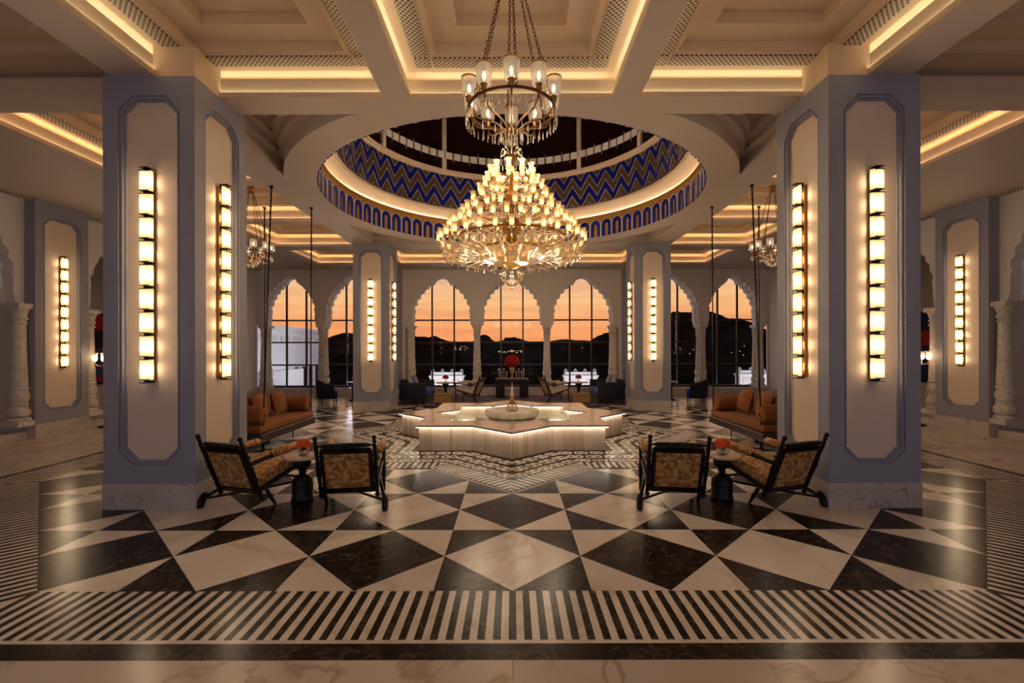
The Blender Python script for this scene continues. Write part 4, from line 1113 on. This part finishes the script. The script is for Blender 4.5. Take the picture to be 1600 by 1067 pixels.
armchair('reclining_armchair', 'dark turned-wood brocade armchair between the left flower table and the fountain', (-1.777, 5.255, 0.001), math.radians(8.7), 1, M['ebony'], M['brocade'], M['brocade'], g_)
armchair('reclining_armchair', 'dark turned-wood brocade armchair angled beside the near right pillar', (2.875, 5.275, 0.001), math.radians(18.6), 1, M['ebony'], M['brocade'], M['brocade'], g_)
armchair('reclining_armchair', 'dark turned-wood brocade armchair between the right flower table and the fountain', (1.777, 5.255, 0.001), math.radians(-8.7), -1, M['ebony'], M['brocade'], M['brocade'], g_)

# carved pedestal tables and their flowers
def carved_table(label, x, y):
    t = thing('pedestal_table', label, 'table', (x, y, 0.001), group='carved pedestal tables')
    MB().lathe([(0.001, 0.475), (0.19, 0.475), (0.202, 0.482), (0.202, 0.496), (0.196, 0.502), (0.001, 0.502)], 40).build('table_top', M['table_top'], t)
    fl = lambda q, z: 1-0.06*abs(math.sin(q*5))
    MB().lathe([(0.001, 0.475), (0.085, 0.47), (0.095, 0.42), (0.085, 0.375), (0.05, 0.345), (0.03, 0.34)], 30, flute=fl).build('upper_bulb', M['ebony'], t, smooth=True)
    MB().lathe([(0.03, 0.345), (0.042, 0.335), (0.042, 0.315), (0.028, 0.305), (0.04, 0.29)], 16).build('collar', M['ebony'], t, smooth=True)
    MB().lathe([(0.035, 0.295), (0.08, 0.28), (0.11, 0.235), (0.118, 0.18), (0.115, 0.05), (0.125, 0.03), (0.125, 0.0), (0.001, 0.0)], 30, flute=fl).build('carved_base', M['ebony'], t, smooth=True)
blossom = MB()
for k in range(6):
    a = 2*PI*k/6; c, s = math.cos(a), math.sin(a)
    blossom.add([(0, 0, -0.004), (c*0.5-s*0.36, s*0.5+c*0.36, 0.35), (c*1.05, s*1.05, 0.25), (c*0.5+s*0.36, s*0.5-c*0.36, 0.35)], [(0, 1, 2, 3)])
blossom.ball((0, 0, 0.22), 0.34, 5, 3)
def flowers(parent, c, r, n, sz, m_, squash=0.8, bottom=-0.35):
    key = 'bl_%s_%.3f' % (m_.name, sz)
    me = bpy.data.meshes.get(key)
    if me is None:
        b = MB(); b.add([(v[0]*sz, v[1]*sz, v[2]*sz) for v in blossom.v], blossom.f); me = b.mesh(key, m_, recalc=False)
    i = 0; k = 0
    while i < n and k < n*4:
        z = 1-(1-bottom)*(i+0.5)/n; a = i*2.39996; rr = math.sqrt(max(0, 1-z*z))
        d = Vector((rr*math.cos(a), rr*math.sin(a), z))
        o = inst('blossom', me, parent, (c[0]+d.x*r, c[1]+d.y*r, c[2]+d.z*r*squash))
        o.rotation_mode = 'QUATERNION'; o.rotation_quaternion = (d+Vector((random.uniform(-1, 1), random.uniform(-1, 1), random.uniform(-1, 1)))*0.3).normalized().to_track_quat('Z', 'Y')
        i += 1; k += 1
def flower_bowl(label, loc, group):
    t = thing('flower_bowl', label, 'flowers', loc, group=group)
    MB().lathe([(0.001, 0.004), (0.045, 0.002), (0.065, 0.02), (0.072, 0.05), (0.062, 0.085), (0.055, 0.088), (0.064, 0.05), (0.056, 0.018), (0.001, 0.012)], 20).build('glass_bowl', M['clear_glass'], t, smooth=True)
    MB().lathe([(0.001, 0.014), (0.05, 0.016), (0.062, 0.05), (0.001, 0.05)], 16).build('bowl_water', M['clear_glass'], t, smooth=True)
    MB().ball((0, 0, 0.115), 0.06, 10, 6).build('stem_mass', M['ebony'], t)
    flowers(t, (0, 0, 0.115), 0.072, 44, 0.024, M['flower'])
for s, side in ((-1, 'left'), (1, 'right')):
    tx, ty = s*1.392*E, 3.13*E
    carved_table('round-topped carved pedestal table between the two near %s armchairs' % side, tx, ty)
    flower_bowl('orange-red flowers in a glass bowl on the near %s pedestal table' % side, (tx+0.01, ty, 0.503), 'flower bowls on the near tables')

# ------------------------------------------------------------------ swing sofas
def swing(label, s):
    """built facing +x, mirrored by turning it round"""
    t = thing('swing_sofa', label, 'swing', (s*2.42*E, 5.13*E, 0), 0 if s < 0 else PI, group='amber velvet swing sofas')
    L, D = 2.12, 0.98                     # along y, depth behind the front edge (towards -x)
    b = MB(); rbox(b, (-D, -L/2, 0.17), (0.03, L/2, 0.31), 0.02); b.build('platform', M['dark_wood'], t)
    b = MB(); rbox(b, (-D+0.02, -L/2+0.03, 0.31), (0.01, L/2-0.03, 0.44), 0.04); b.build('seat_cushion', M['amber_velvet'], t, smooth=True)
    b = MB(); rbox(b, (-D-0.06, -L/2, 0.17), (-D+0.02, L/2, 0.62), 0.02); b.build('back_board', M['dark_wood'], t)
    for q in (-1, 1):
        bol = MB().lathe([(0.001, 0.0), (0.12, 0.0), (0.15, -0.02), (0.16, -0.06), (0.16, -0.70), (0.14, -0.74), (0.001, -0.74)], 24, c=(-0.01, q*(L/2-0.19), 0.60), axis='x')
        bol.build('bolster', M['amber_velvet'], t, smooth=True)
        MB().ball((0.0, q*(L/2-0.19), 0.60), 0.025, 8, 4).build('bolster_button', M['amber_velvet'], t)
    spots = [(-0.46, 0.52, 0.05), (-0.60, 0.12, -0.06), (-0.48, -0.16, 0.10), (-0.62, -0.46, 0.0)] if s < 0 else [(-0.46, -0.52, -0.05), (-0.60, -0.12, 0.06), (-0.48, 0.16, -0.10), (-0.62, 0.46, 0.0)]
    for x, y, rz in spots:
        b = MB(); pillow(b, 0.50, 0.48, 0.20)
        o = b.build('cushion', M['amber_velvet'], t, smooth=True, loc=(x, y, 0.67))
        o.rotation_euler = (math.radians(-14), 0, PI/2+rz)
    zr = ZS
    tops = {1: (0.0, 0.56*E), -1: (-0.10*E, -0.19*E)} if s < 0 else {-1: (0.0, -0.56*E), 1: (-0.10*E, 0.19*E)}
    for q in (-1, 1):
        for x in (-0.03, -D+0.03):
            top = (tops[q][0] if x > -0.1 else x, tops[q][1] if x > -0.1 else q*(L/2-0.13), zr)
            bot = (x+0.02 if x > -0.1 else x, q*(L/2-0.13), 0.31)
            b = MB().tube([top, bot], 0.013, 6)
            v0, v1 = Vector(top), Vector(bot)
            for k in range(16):
                c = v0+(v1-v0)*(k/16*0.42+0.01); b.ball(c, 0.022, 6, 4)
            for k in range(5):
                c = v0+(v1-v0)*(0.90+k*0.02); b.ball(c, 0.02, 6, 4)
            b.build('hanging_rod', M['dark_wood'] if False else M['bronze'], t, smooth=True)
            MB().lathe([(0.04, 0.0), (0.04, -0.012), (0.02, -0.03), (0.001, -0.03)], 10, c=top).build('ceiling_hook', M['bronze'], t)
    # folded legs under the platform keep it level
    for y in (-0.55, 0.55): MB().tube([(-0.2, y, 0.18), (-0.2, y, 0.003)], 0.012, 6).build('prop_leg', M['black_metal'], t)
    return t
swing('amber velvet swing sofa with cushions behind the near left pillar', -1)
swing('amber velvet swing sofa with cushions behind the near right pillar', 1)

# ------------------------------------------------------------------ far lounge
rug = MB(); rbox(rug, (-2.12*E, 8.28*E, 0.001), (2.12*E, 9.98*E, 0.014), 0.006, 1)
tag(rug.build('rug', M['rug']), 'purple and beige patterned rug under the far lounge', 'rug')
ZR = 0.0145
def blue_sofa(label, s):
    t = thing('blue_sofa', label, 'sofa', (s*2.02*E, 8.87*E, ZR), 0 if s < 0 else PI, group='blue velvet sofas')
    L, D = 1.62, 0.82
    for q in (-1, 1):
        b = MB(); rbox(b, (0.0, q*(L/2-0.06)-0.06, 0.13), (D, q*(L/2-0.06)+0.06, 0.66), 0.03); b.build('arm_panel', M['navy'], t, smooth=True)
    b = MB(); rbox(b, (0.0, -L/2+0.12, 0.13), (0.16, L/2-0.12, 0.74), 0.04); b.build('backrest', M['navy'], t, smooth=True)
    b = MB(); rbox(b, (0.14, -L/2+0.125, 0.13), (D-0.02, L/2-0.125, 0.28), 0.02); b.build('seat_base', M['navy'], t, smooth=True)
    for q in (-1, 1):
        b = MB(); rbox(b, (0.16, q*0.34-0.335, 0.28), (D+0.01, q*0.34+0.335, 0.44), 0.05); b.build('seat_cushion', M['blue_velvet'], t, smooth=True)
    for k, (y, m_) in enumerate(((-0.45, 'print_fabric'), (-0.12, 'blue_velvet'), (0.25, 'print_fabric'))):
        b = MB(); pillow(b, 0.46, 0.46, 0.16)
        o = b.build('cushion', M[m_], t, smooth=True, loc=(0.29, y*(-s), 0.62)); o.rotation_euler = (math.radians(-15), 0, PI/2)
    for x in (0.07, D-0.08):
        for q in (-1, 1): MB().lathe([(0.016, 0.0), (0.026, 0.13)], 8, c=(x, q*(L/2-0.1), 0)).build('leg', M['ebony'], t)
blue_sofa('blue velvet sofa seen end-on by the far left pillar', -1)
blue_sofa('blue velvet sofa seen end-on by the far right pillar', 1)
for s, side in ((-1, 'left'), (1, 'right')):
    # ottoman
    t = thing('ottoman', 'tan leather box ottoman beside the %s blue sofa' % side, 'ottoman', (s*1.26*E, 8.66*E, ZR), group='tan box ottomans')
    b = MB(); rbox(b, (-0.27, -0.27, 0.02), (0.27, 0.27, 0.24), 0.015); b.build('body', M['tan_leather'], t)
    b = MB(); rbox(b, (-0.275, -0.275, 0.24), (0.275, 0.275, 0.30), 0.02); b.build('lid', M['tan_leather'], t)
    for x in (-1, 1):
        for y in (-1, 1): MB().cbox((x*0.22, y*0.22, 0.01), (0.05, 0.05, 0.02)).build('foot', M['ebony'], t)
    # round table with trumpet leg and flowers
    tx, ty = s*1.33*E, 9.42*E
    t = thing('round_table', 'round trumpet-leg table with red flowers by the %s blue sofa' % side, 'table', (tx, ty, ZR), group='trumpet-leg tables')
    MB().lathe([(0.001, 0.525), (0.32, 0.525), (0.335, 0.54), (0.335, 0.55), (0.001, 0.555)], 32).build('table_top', M['carved_marble'], t)
    MB().lathe([(0.15, 0.525), (0.10, 0.47), (0.055, 0.36), (0.045, 0.2), (0.06, 0.06), (0.17, 0.02), (0.17, 0.0), (0.001, 0.0)], 20).build('trumpet_leg', M['dark_wood'], t, smooth=True)
    t = thing('flower_vase', 'small red flower ball on the %s trumpet-leg table' % side, 'flowers', (tx, ty, ZR+0.556), group='red flower balls on the far tables')
    MB().lathe([(0.001, 0.0), (0.05, 0.0), (0.06, 0.05), (0.05, 0.08), (0.044, 0.08), (0.001, 0.02)], 12).build('vase', M['clear_glass'], t, smooth=True)
    MB().ball((0, 0, 0.16), 0.085, 10, 6, 0.7).build('stem_mass', M['flower_red'], t)
    flowers(t, (0, 0, 0.155), 0.095, 40, 0.028, M['flower_red'], 0.75)
armchair('cane_armchair', 'cane-backed wooden armchair with cream seat left of the console table', (-0.80*E, 8.98*E, ZR+0.016), math.radians(72), -1, M['dark_wood'], M['cane'], M['linen'], 'cane armchairs beside the console')
armchair('cane_armchair', 'cane-backed wooden armchair with cream seat right of the console table', (0.80*E, 8.98*E, ZR+0.016), math.radians(-72), 1, M['dark_wood'], M['cane'], M['linen'], 'cane armchairs beside the console')
# console with flowers and candlesticks
cy = 9.66*E
t = thing('console_table', 'black console table with two block legs behind the fountain', 'table', (0, cy, ZR))
for x in (-1, 1):
    b = MB(); rbox(b, (x*0.41-0.15, -0.2, 0.0), (x*0.41+0.15, 0.2, 0.58), 0.012, 2); b.build('block_leg', M['ebony'], t)
b = MB(); b.prism([(-0.26, 0.45), (-0.22, 0.52), (0.22, 0.52), (0.26, 0.45), (0.26, 0.58), (-0.26, 0.58)], -0.19, 0.19, axis='y'); b.build('apron', M['ebony'], t)
b = MB(); rbox(b, (-0.58, -0.24, 0.58), (0.58, 0.24, 0.655), 0.02, 2); b.build('table_top', M['dark_wood'], t)
zt = ZR+0.656
t = thing('flower_arrangement', 'large red flower dome in a gold vase on the console', 'flowers', (0, cy, zt))
MB().lathe([(0.001, 0), (0.085, 0.0), (0.07, 0.02), (0.025, 0.06), (0.022, 0.16), (0.05, 0.2), (0.085, 0.32), (0.09, 0.42), (0.001, 0.42)], 16).build('vase', M['gold'], t, smooth=True)
MB().ball((0, 0, 0.57), 0.235, 16, 10, 0.8).build('stem_mass', M['flower_dark'], t)  # dark core, paints shaded gaps behind the blossoms
flowers(t, (0, 0, 0.58), 0.255, 110, 0.040, M['flower_red'], 0.9, -0.5)
cs_l = [(-0.44, 0.34, 'tall outermost'), (-0.36, 0.24, 'short outer'), (-0.28, 0.34, 'tall inner'), (-0.19, 0.23, 'short inner'), (0.15, 0.25, 'short inner'), (0.24, 0.34, 'tall inner'), (0.33, 0.25, 'short outer'), (0.41, 0.34, 'tall outermost')]
for x, h, nm in cs_l:
    t = thing('candlestick', '%s pale candlestick on the console, %s of the flower dome' % (nm, 'left' if x < 0 else 'right'), 'candlestick', (x, cy-0.1 if h < 0.3 else cy, zt), group='pale candlesticks on the console')
    MB().lathe([(0.001, 0), (0.042, 0.0), (0.038, 0.012), (0.014, 0.03), (0.012, 0.06)], 12).build('foot', M['table_top'], t, smooth=True)
    MB().lathe([(0.012, 0.06), (0.018, 0.08), (0.012, 0.1), (0.013, h-0.05)], 10).build('stem', M['table_top'], t, smooth=True)
    MB().lathe([(0.013, h-0.05), (0.02, h-0.04), (0.045, h-0.01), (0.047, h), (0.001, h)], 12).build('cup', M['table_top'], t, smooth=True)
# tub chairs and small tables in the far corners
def tub_chair(label, loc, rz):
    t = thing('tub_chair', label, 'armchair', loc, rz, group='navy tub chairs')
    n = 20; outer, inner = [], []
    for k in range(n+1):
        a = math.radians(-20-220*k/n+40-0) if False else math.radians(20-220*k/n)
        outer.append((0.37*math.cos(a), 0.37*math.sin(a), a)); inner.append((0.27*math.cos(a), 0.27*math.sin(a), a))
    def top(a): return 0.60+0.16*max(0.0, -math.sin(a))**1.2
    ls = []
    ls = [[(x*0.93, y*0.93, 0.16) for x, y, a in outer], [(x, y, 0.45) for x, y, a in outer], [(x*1.02, y*1.02, top(a)-0.03) for x, y, a in outer],
          [(x*0.9, y*0.9, top(a)) for x, y, a in outer], [(x, y, top(a)-0.04) for x, y, a in inner], [(x, y, 0.16) for x, y, a in inner], [(x*0.93, y*0.93, 0.16) for x, y, a in outer]]
    b = MB(); b.loops(ls, close=False)
    m_ = n+1
    b.f.append(tuple(i*m_ for i in range(6))[::-1]); b.f.append(tuple(i*m_+n for i in range(6)))
    b.build('curved_back', M['navy'], t, smooth=True)
    MB().lathe([(0.001, 0.16), (0.28, 0.16), (0.285, 0.36), (0.26, 0.42), (0.001, 0.43)], 24).build('seat', M['blue_velvet'], t, smooth=True)
    for x in (-0.22, 0.22):
        for y in (-0.22, 0.2): MB().lathe([(0.014, 0.0), (0.026, 0.17)], 8, c=(x, y, 0)).build('leg', M['ebony'], t)
for s, side in ((-1, 'left'), (1, 'right')):
    tub_chair('navy tub chair seen from behind in front of the far %s side window' % side, (s*3.40*E, 8.72*E, 0.001), -s*math.radians(-60))
    tub_chair('navy tub chair half hidden behind the far %s pillar' % side, (s*2.66*E, 8.85*E, 0.001), -s*math.radians(75))
    tx, ty = s*3.08*E, 9.1*E
    t = thing('side_table', 'small pale table between the far %s tub chairs' % side, 'table', (tx, ty, 0.001), group='small pale tables in the far corners')
    MB().lathe([(0.001, 0.60), (0.20, 0.60), (0.21, 0.61), (0.21, 0.625), (0.001, 0.63)], 24).build('table_top', M['carved_marble'], t)
    MB().lathe([(0.03, 0.60), (0.025, 0.3), (0.035, 0.06), (0.14, 0.02), (0.14, 0.0), (0.001, 0)], 16).build('pedestal', M['ebony'], t, smooth=True)
    t = thing('flower_vase', 'tiny red flowers in a glass on the %s corner table' % side, 'flowers', (tx+s*(-0.05), ty, 0.632), group='red flower balls on the corner tables')
    MB().lathe([(0.001, 0.0), (0.045, 0.0), (0.05, 0.07), (0.042, 0.07), (0.001, 0.01)], 12).build('vase', M['clear_glass'], t, smooth=True)
    MB().ball((0, 0, 0.12), 0.055, 8, 5).build('stem_mass', M['flower_red'], t)
    flowers(t, (0, 0, 0.12), 0.062, 24, 0.024, M['flower_red'])

# ------------------------------------------------------------------ candelabra and paintings at the side walls
def painting(label, s, base, accent, accent2):
    t = thing('painting', label, 'painting', (s*(6.75*E-0.03), 7.3*E, zz(0.02)), -s*PI/2)
    w_, h_ = 1.9*E, 1.08*E
    MB().box((-w_/2, -0.02, -h_/2), (w_/2, 0.0, h_/2)).build('canvas', base, t)
    for x in (-1, 1): MB().cbox((x*(w_/2+0.03), -0.02, 0), (0.06, 0.06, h_+0.12)).build('frame_side', M['ebony'], t)
    for z in (-1, 1): MB().cbox((0, -0.02, z*(h_/2+0.03)), (w_, 0.06, 0.06)).build('frame_rail', M['ebony'], t)
    rnd = random.Random(5+s)
    for k in range(5):
        x = -w_/2*0.78+k*w_*0.39/1.0*0.98*0.5*2*0.5; x = -w_*0.38+k*w_*0.19
        r_ = 0.20+0.06*rnd.random()
        b = MB().lathe([(0.001, -0.002), (r_, -0.002), (r_, 0.0), (0.001, 0.0)], 20, c=(x, -0.021, 0.22+0.05*rnd.random()), axis='y'); b.build('painted_head', accent, t)
        b = MB(); zc = -0.35; b.prism([(x-0.26, zc-0.45), (x+0.26, zc-0.45), (x+0.2, zc+0.25), (x, zc+0.42), (x-0.2, zc+0.25)], -0.023, -0.020, axis='y'); b.build('painted_robe', accent2, t)
painting('red painting of dark figures beyond the left arcade', -1, mat('painted_red', (0.55, 0.02, 0.015), 0.5), mat('painted_black', (0.01, 0.01, 0.012), 0.5), mat('painted_indigo', (0.06, 0.07, 0.22), 0.5))
painting('dark blue painting with a red accent beyond the right arcade', 1, mat('painted_navy', (0.006, 0.008, 0.05), 0.5), mat('painted_scarlet', (0.4, 0.03, 0.01), 0.5), mat('painted_blue', (0.01, 0.02, 0.12), 0.5))
def candelabrum(label, x, y):
    t = thing('floor_candelabrum', label, 'candelabrum', (x, y, 0.001), group='floor candelabra with glass shades')
    MB().lathe([(0.001, 0), (0.15, 0.0), (0.15, 0.02), (0.06, 0.045), (0.03, 0.08)], 20).build('foot', M['black_metal'], t, smooth=True)
    along((0, 0, 0.06), (0, 0, 1.42), [(0, 0.02), (0.1, 0.016), (0.18, 0.028), (0.22, 0.014), (0.45, 0.014), (0.48, 0.026), (0.52, 0.014), (0.75, 0.016), (0.78, 0.03), (0.85, 0.045), (0.9, 0.02), (1, 0.03)], 10).build('pole', M['brass'], t, smooth=True)
    am = MB().tube([(0, 0, 1.40), (0.08, 0, 1.34), (0.16, 0, 1.36), (0.19, 0, 1.43)], 0.01, 6).mesh('arm', M['crystal'], smooth=True)
    sh = MB().lathe([(0.02, 0.0), (0.045, 0.03), (0.05, 0.08), (0.046, 0.14), (0.06, 0.19)], 12).mesh('glass_shade', M['lamp_glass'], smooth=True, recalc=False)
    bu = MB().lathe([(0.001, 0.02), (0.015, 0.04), (0.018, 0.09), (0.001, 0.15)], 6).mesh('bulb', M['bulb_candelabra'], smooth=True)
    for k in range(4):
        o = inst('arm', am, t, (0, 0, 0), 2*PI*k/4+0.5)
        inst('glass_shade', sh, o, (0.19, 0, 1.44)); inst('bulb', bu, o, (0.19, 0, 1.44)); inst('crystal_drop', drop_me, o, (0.19, 0, 1.42))
    inst('glass_shade', sh, t, (0, 0, 1.52)); inst('bulb', bu, t, (0, 0, 1.52))
    MB().lathe([(0.03, 1.42), (0.05, 1.46), (0.02, 1.52)], 12).build('centre_cup', M['crystal'], t, smooth=True)
candelabrum('floor candelabrum with glass shades in front of the red painting', -5.24*E, 6.08*E)
candelabrum('floor candelabrum with glass shades in front of the blue painting', 5.24*E, 6.08*E)

# ------------------------------------------------------------------ outside: terrace, pavilions, wing, hills
M['hill'] = mat('scrub_hill', (0.016, 0.009, 0.005), 0.95, spec=0.0, noise=(0.03, (0.03, 0.018, 0.01), 0.4, 0.6))
M['far_hill'] = mat('hazy_hill', (0.03, 0.017, 0.012), 0.95, spec=0.0)
M['ground'] = mat('dusk_ground', (0.010, 0.009, 0.005), 0.95, spec=0.0, noise=(0.05, (0.022, 0.017, 0.01), 0.4, 0.65))
M['white_stone'] = mat('white_stone', (0.82, 0.80, 0.80), 0.6)
gr = MB(); gr.box((-2500, YB+1.3, -14.0), (2500, 2600, -12.0))
tag(gr.build('ground', M['ground']), 'dark valley land beyond the windows', 'land', kind='structure')
rn = random.Random(11)
def ridge(label, pts, Y, m_, base=-13.0):
    """hill range at distance Y: crest points are given as the seen (x, y) of the skyline"""
    xs = []; 
    for i in range(len(pts)-1):
        (xa, ya), (xb, yb) = pts[i], pts[i+1]; n = max(2, int(abs(xb-xa)/4))
        for k in range(n):
            f = k/n; xs.append((xa+(xb-xa)*f, ya+(yb-ya)*f+rn.uniform(-0.35, 0.35)))
    xs.append(pts[-1])
    rows = []
    for d, hf in ((-0.30, 0.0), (-0.20, 0.28), (-0.12, 0.55), (-0.05, 0.86), (0.0, 1.0), (0.10, 0.7), (0.25, 0.0)):
        row = []
        for x, y in xs:
            X = (x-800)/736*Y; Z = E+(545-y)/736*Y
            j = rn.uniform(-1, 1)*Y*0.0016 if 0 < hf < 1 else rn.uniform(-1, 1)*Y*0.0004
            row.append((X*(1+d*0.0)+rn.uniform(-1, 1)*Y*0.002, Y*(1+d)+rn.uniform(-1, 1)*Y*0.008, base+(Z-base)*hf+(j if hf else 0)))
        rows.append(row)
    o = MB().loops(rows, close=False).build('hill', m_, smooth=False)
    return tag(o, label, 'hill', kind='structure')
ridge('hazy farthest range of hills under the sunset', [(-500, 528), (-100, 520), (200, 526), (380, 530), (470, 531), (520, 533), (590, 533), (640, 527), (652, 525), (668, 526), (700, 533), (745, 535), (760, 530), (770, 533), (785, 536), (850, 534), (900, 533), (960, 532), (1040, 527), (1200, 522), (1500, 526), (2100, 520)], 1900, M['far_hill'])
ridge('nearer dark hills in the middle of the windows', [(-300, 540), (420, 540), (512, 536), (520, 530), (530, 524), (540, 519.5), (547, 519), (554, 522), (566, 531), (580, 536), (600, 531), (625, 527), (640, 522.5), (650, 525.5), (660, 532), (668, 528), (674, 524.5), (682, 525.5), (692, 530), (702, 533.5), (738, 535), (748, 527), (753, 522.5), (758, 522.5), (764, 526), (773, 533.5), (784, 532), (790, 527.5), (800, 526.5), (808, 527.5), (818, 530.5), (826, 534), (858, 533), (882, 530), (900, 531.5), (922, 533), (935, 525), (945, 521), (957, 516), (985, 510), (1010, 512), (1040, 530), (1100, 540), (1700, 538)], 900, M['hill'])
ridge('flat-topped rocky cliff beyond the far right windows', [(1000, 546), (1030, 520), (1044, 494), (1050, 488), (1062, 487), (1080, 489), (1100, 487), (1114, 488), (1121, 491), (1131, 497), (1156, 499), (1168, 503), (1178, 511), (1190, 528), (1215, 538), (1400, 545)], 420, M['hill'])
ridge('low black hill right below the skyline', [(-400, 552), (560, 553), (650, 556), (690, 548), (720, 543), (740, 546), (790, 556), (860, 553), (900, 546), (940, 549), (1000, 558), (1300, 554), (2000, 556)], 330, M['hill'], -13)
# village lights on the far slope
vm = emis('village_lamp', (1.0, 0.62, 0.25), 2.2)
b = MB()
for k in range(46):
    x, y = (rn.uniform(778, 816), rn.uniform(546.5, 551)) if k < 26 else ((rn.uniform(706, 735), rn.uniform(541, 547)) if k < 36 else (rn.uniform(1060, 1185), rn.uniform(541, 556)))
    Yv = 296; b.cbox(((x-800)/736*Yv, Yv, E+(545-y)/736*Yv-2.5*0), (0.34, 0.3, 0.22))
o = b.build('village_light', vm); o['kind'] = 'stuff'; tag(o, 'scatter of warm village lights on the dark hillside', 'village lights')
# parapet pavilions on the terrace
def pavilion(label, x, y, w_, h_, zb):
    t = thing('terrace_pavilion', label, 'pavilion', (x, y, zb), group='white terrace pavilions', kind='structure')
    MB().box((-w_/2, -0.3, -3.0), (w_/2, 0.3, h_*0.62)).build('parapet', M['white_stone'], t)
    MB().box((-w_/2-0.06, -0.36, h_*0.62), (w_/2+0.06, 0.36, h_*0.72)).build('coping', M['white_stone'], t)
    MB().box((-w_/2+0.05, -0.26, h_*0.72), (w_/2-0.05, 0.26, h_*0.9)).build('upper_wall', M['white_stone'], t)
    n = max(3, int(w_/0.45))
    for k in range(n):
        xx = -w_/2+0.12+(w_-0.24)*k/(n-1)
        MB().loops([[(xx+dx*0.10, dy*0.1, h_*0.9) for dx, dy in ((-1, -1), (1, -1), (1, 1), (-1, 1))], [(xx+dx*0.10, dy*0.1, h_*0.98) for dx, dy in ((-1, -1), (1, -1), (1, 1), (-1, 1))], [(xx+dx*0.01, dy*0.01, h_*1.1) for dx, dy in ((-1, -1), (1, -1), (1, 1), (-1, 1))]], cap0=True, cap1=True).build('merlon', M['white_stone'], t)
    m_ = max(2, int(w_/0.8))
    for k in range(m_):
        xx = -w_/2+w_*(k+0.5)/m_
        MB().box((xx-0.22, -0.325, h_*0.08), (xx+0.22, -0.30, h_*0.52)).build('sunk_panel', M['plaster'], t)
    L = bpy.data.lights.new('garden_lamp', 'POINT'); L.energy = 55*w_; L.color = (1.0, 0.93, 0.9); L.shadow_soft_size = 0.25
    lo = bpy.data.objects.new('garden_lamp', L); COL.objects.link(lo); lo.parent = t; lo.location = (0, -2.2, -0.3)
pavilion('white crenellated pavilion outside the leftmost of the three middle arches', -3.85, 28, 1.95, 1.05, -0.62)
pavilion('white crenellated pavilion outside the rightmost of the three middle arches', 4.05, 28, 1.95, 1.05, -0.62)
pavilion('white parapet edge outside, beside the left blue sofa column', -6.35, 28, 0.9, 1.05, -0.62)
pavilion('white parapet outside the far right corner window', 14.2, 28, 1.6, 1.05, -0.55)
# hotel wing seen through the far left windows
t = thing('building_wing', 'pale building wing outside the far left corner window', 'building', (0, 0, 0), kind='structure')
MB().box((-24, 28, -6), (-15.7, 39, 3.0)).build('wall', M['white_stone'], t)
MB().box((-24.3, 27.8, 3.0), (-15.4, 39.3, 3.25)).build('roof_slab', M['white_stone'], t)
MB().box((-15.7, 28, -6), (-14.6, 33, 0.35)).build('porch', M['white_stone'], t)
for k in range(4):
    y = 34.0+k*1.2
    MB().box((-15.71, y, -1.2), (-15.66, y+0.55, 0.4)).build('doorway', M['bronze'], t)
for k in range(6): MB().box((-15.7, 28.3+k*1.8, 2.2), (-15.6, 29.6+k*1.8, 2.6)).build('sunk_panel', M['plaster'], t)
L = bpy.data.lights.new('courtyard_lamp', 'POINT'); L.energy = 320; L.color = (0.86, 0.88, 1.0); L.shadow_soft_size = 0.4
lo = bpy.data.objects.new('courtyard_lamp', L); COL.objects.link(lo); lo.parent = t; lo.location = (-10.5, 31.5, 1.2)
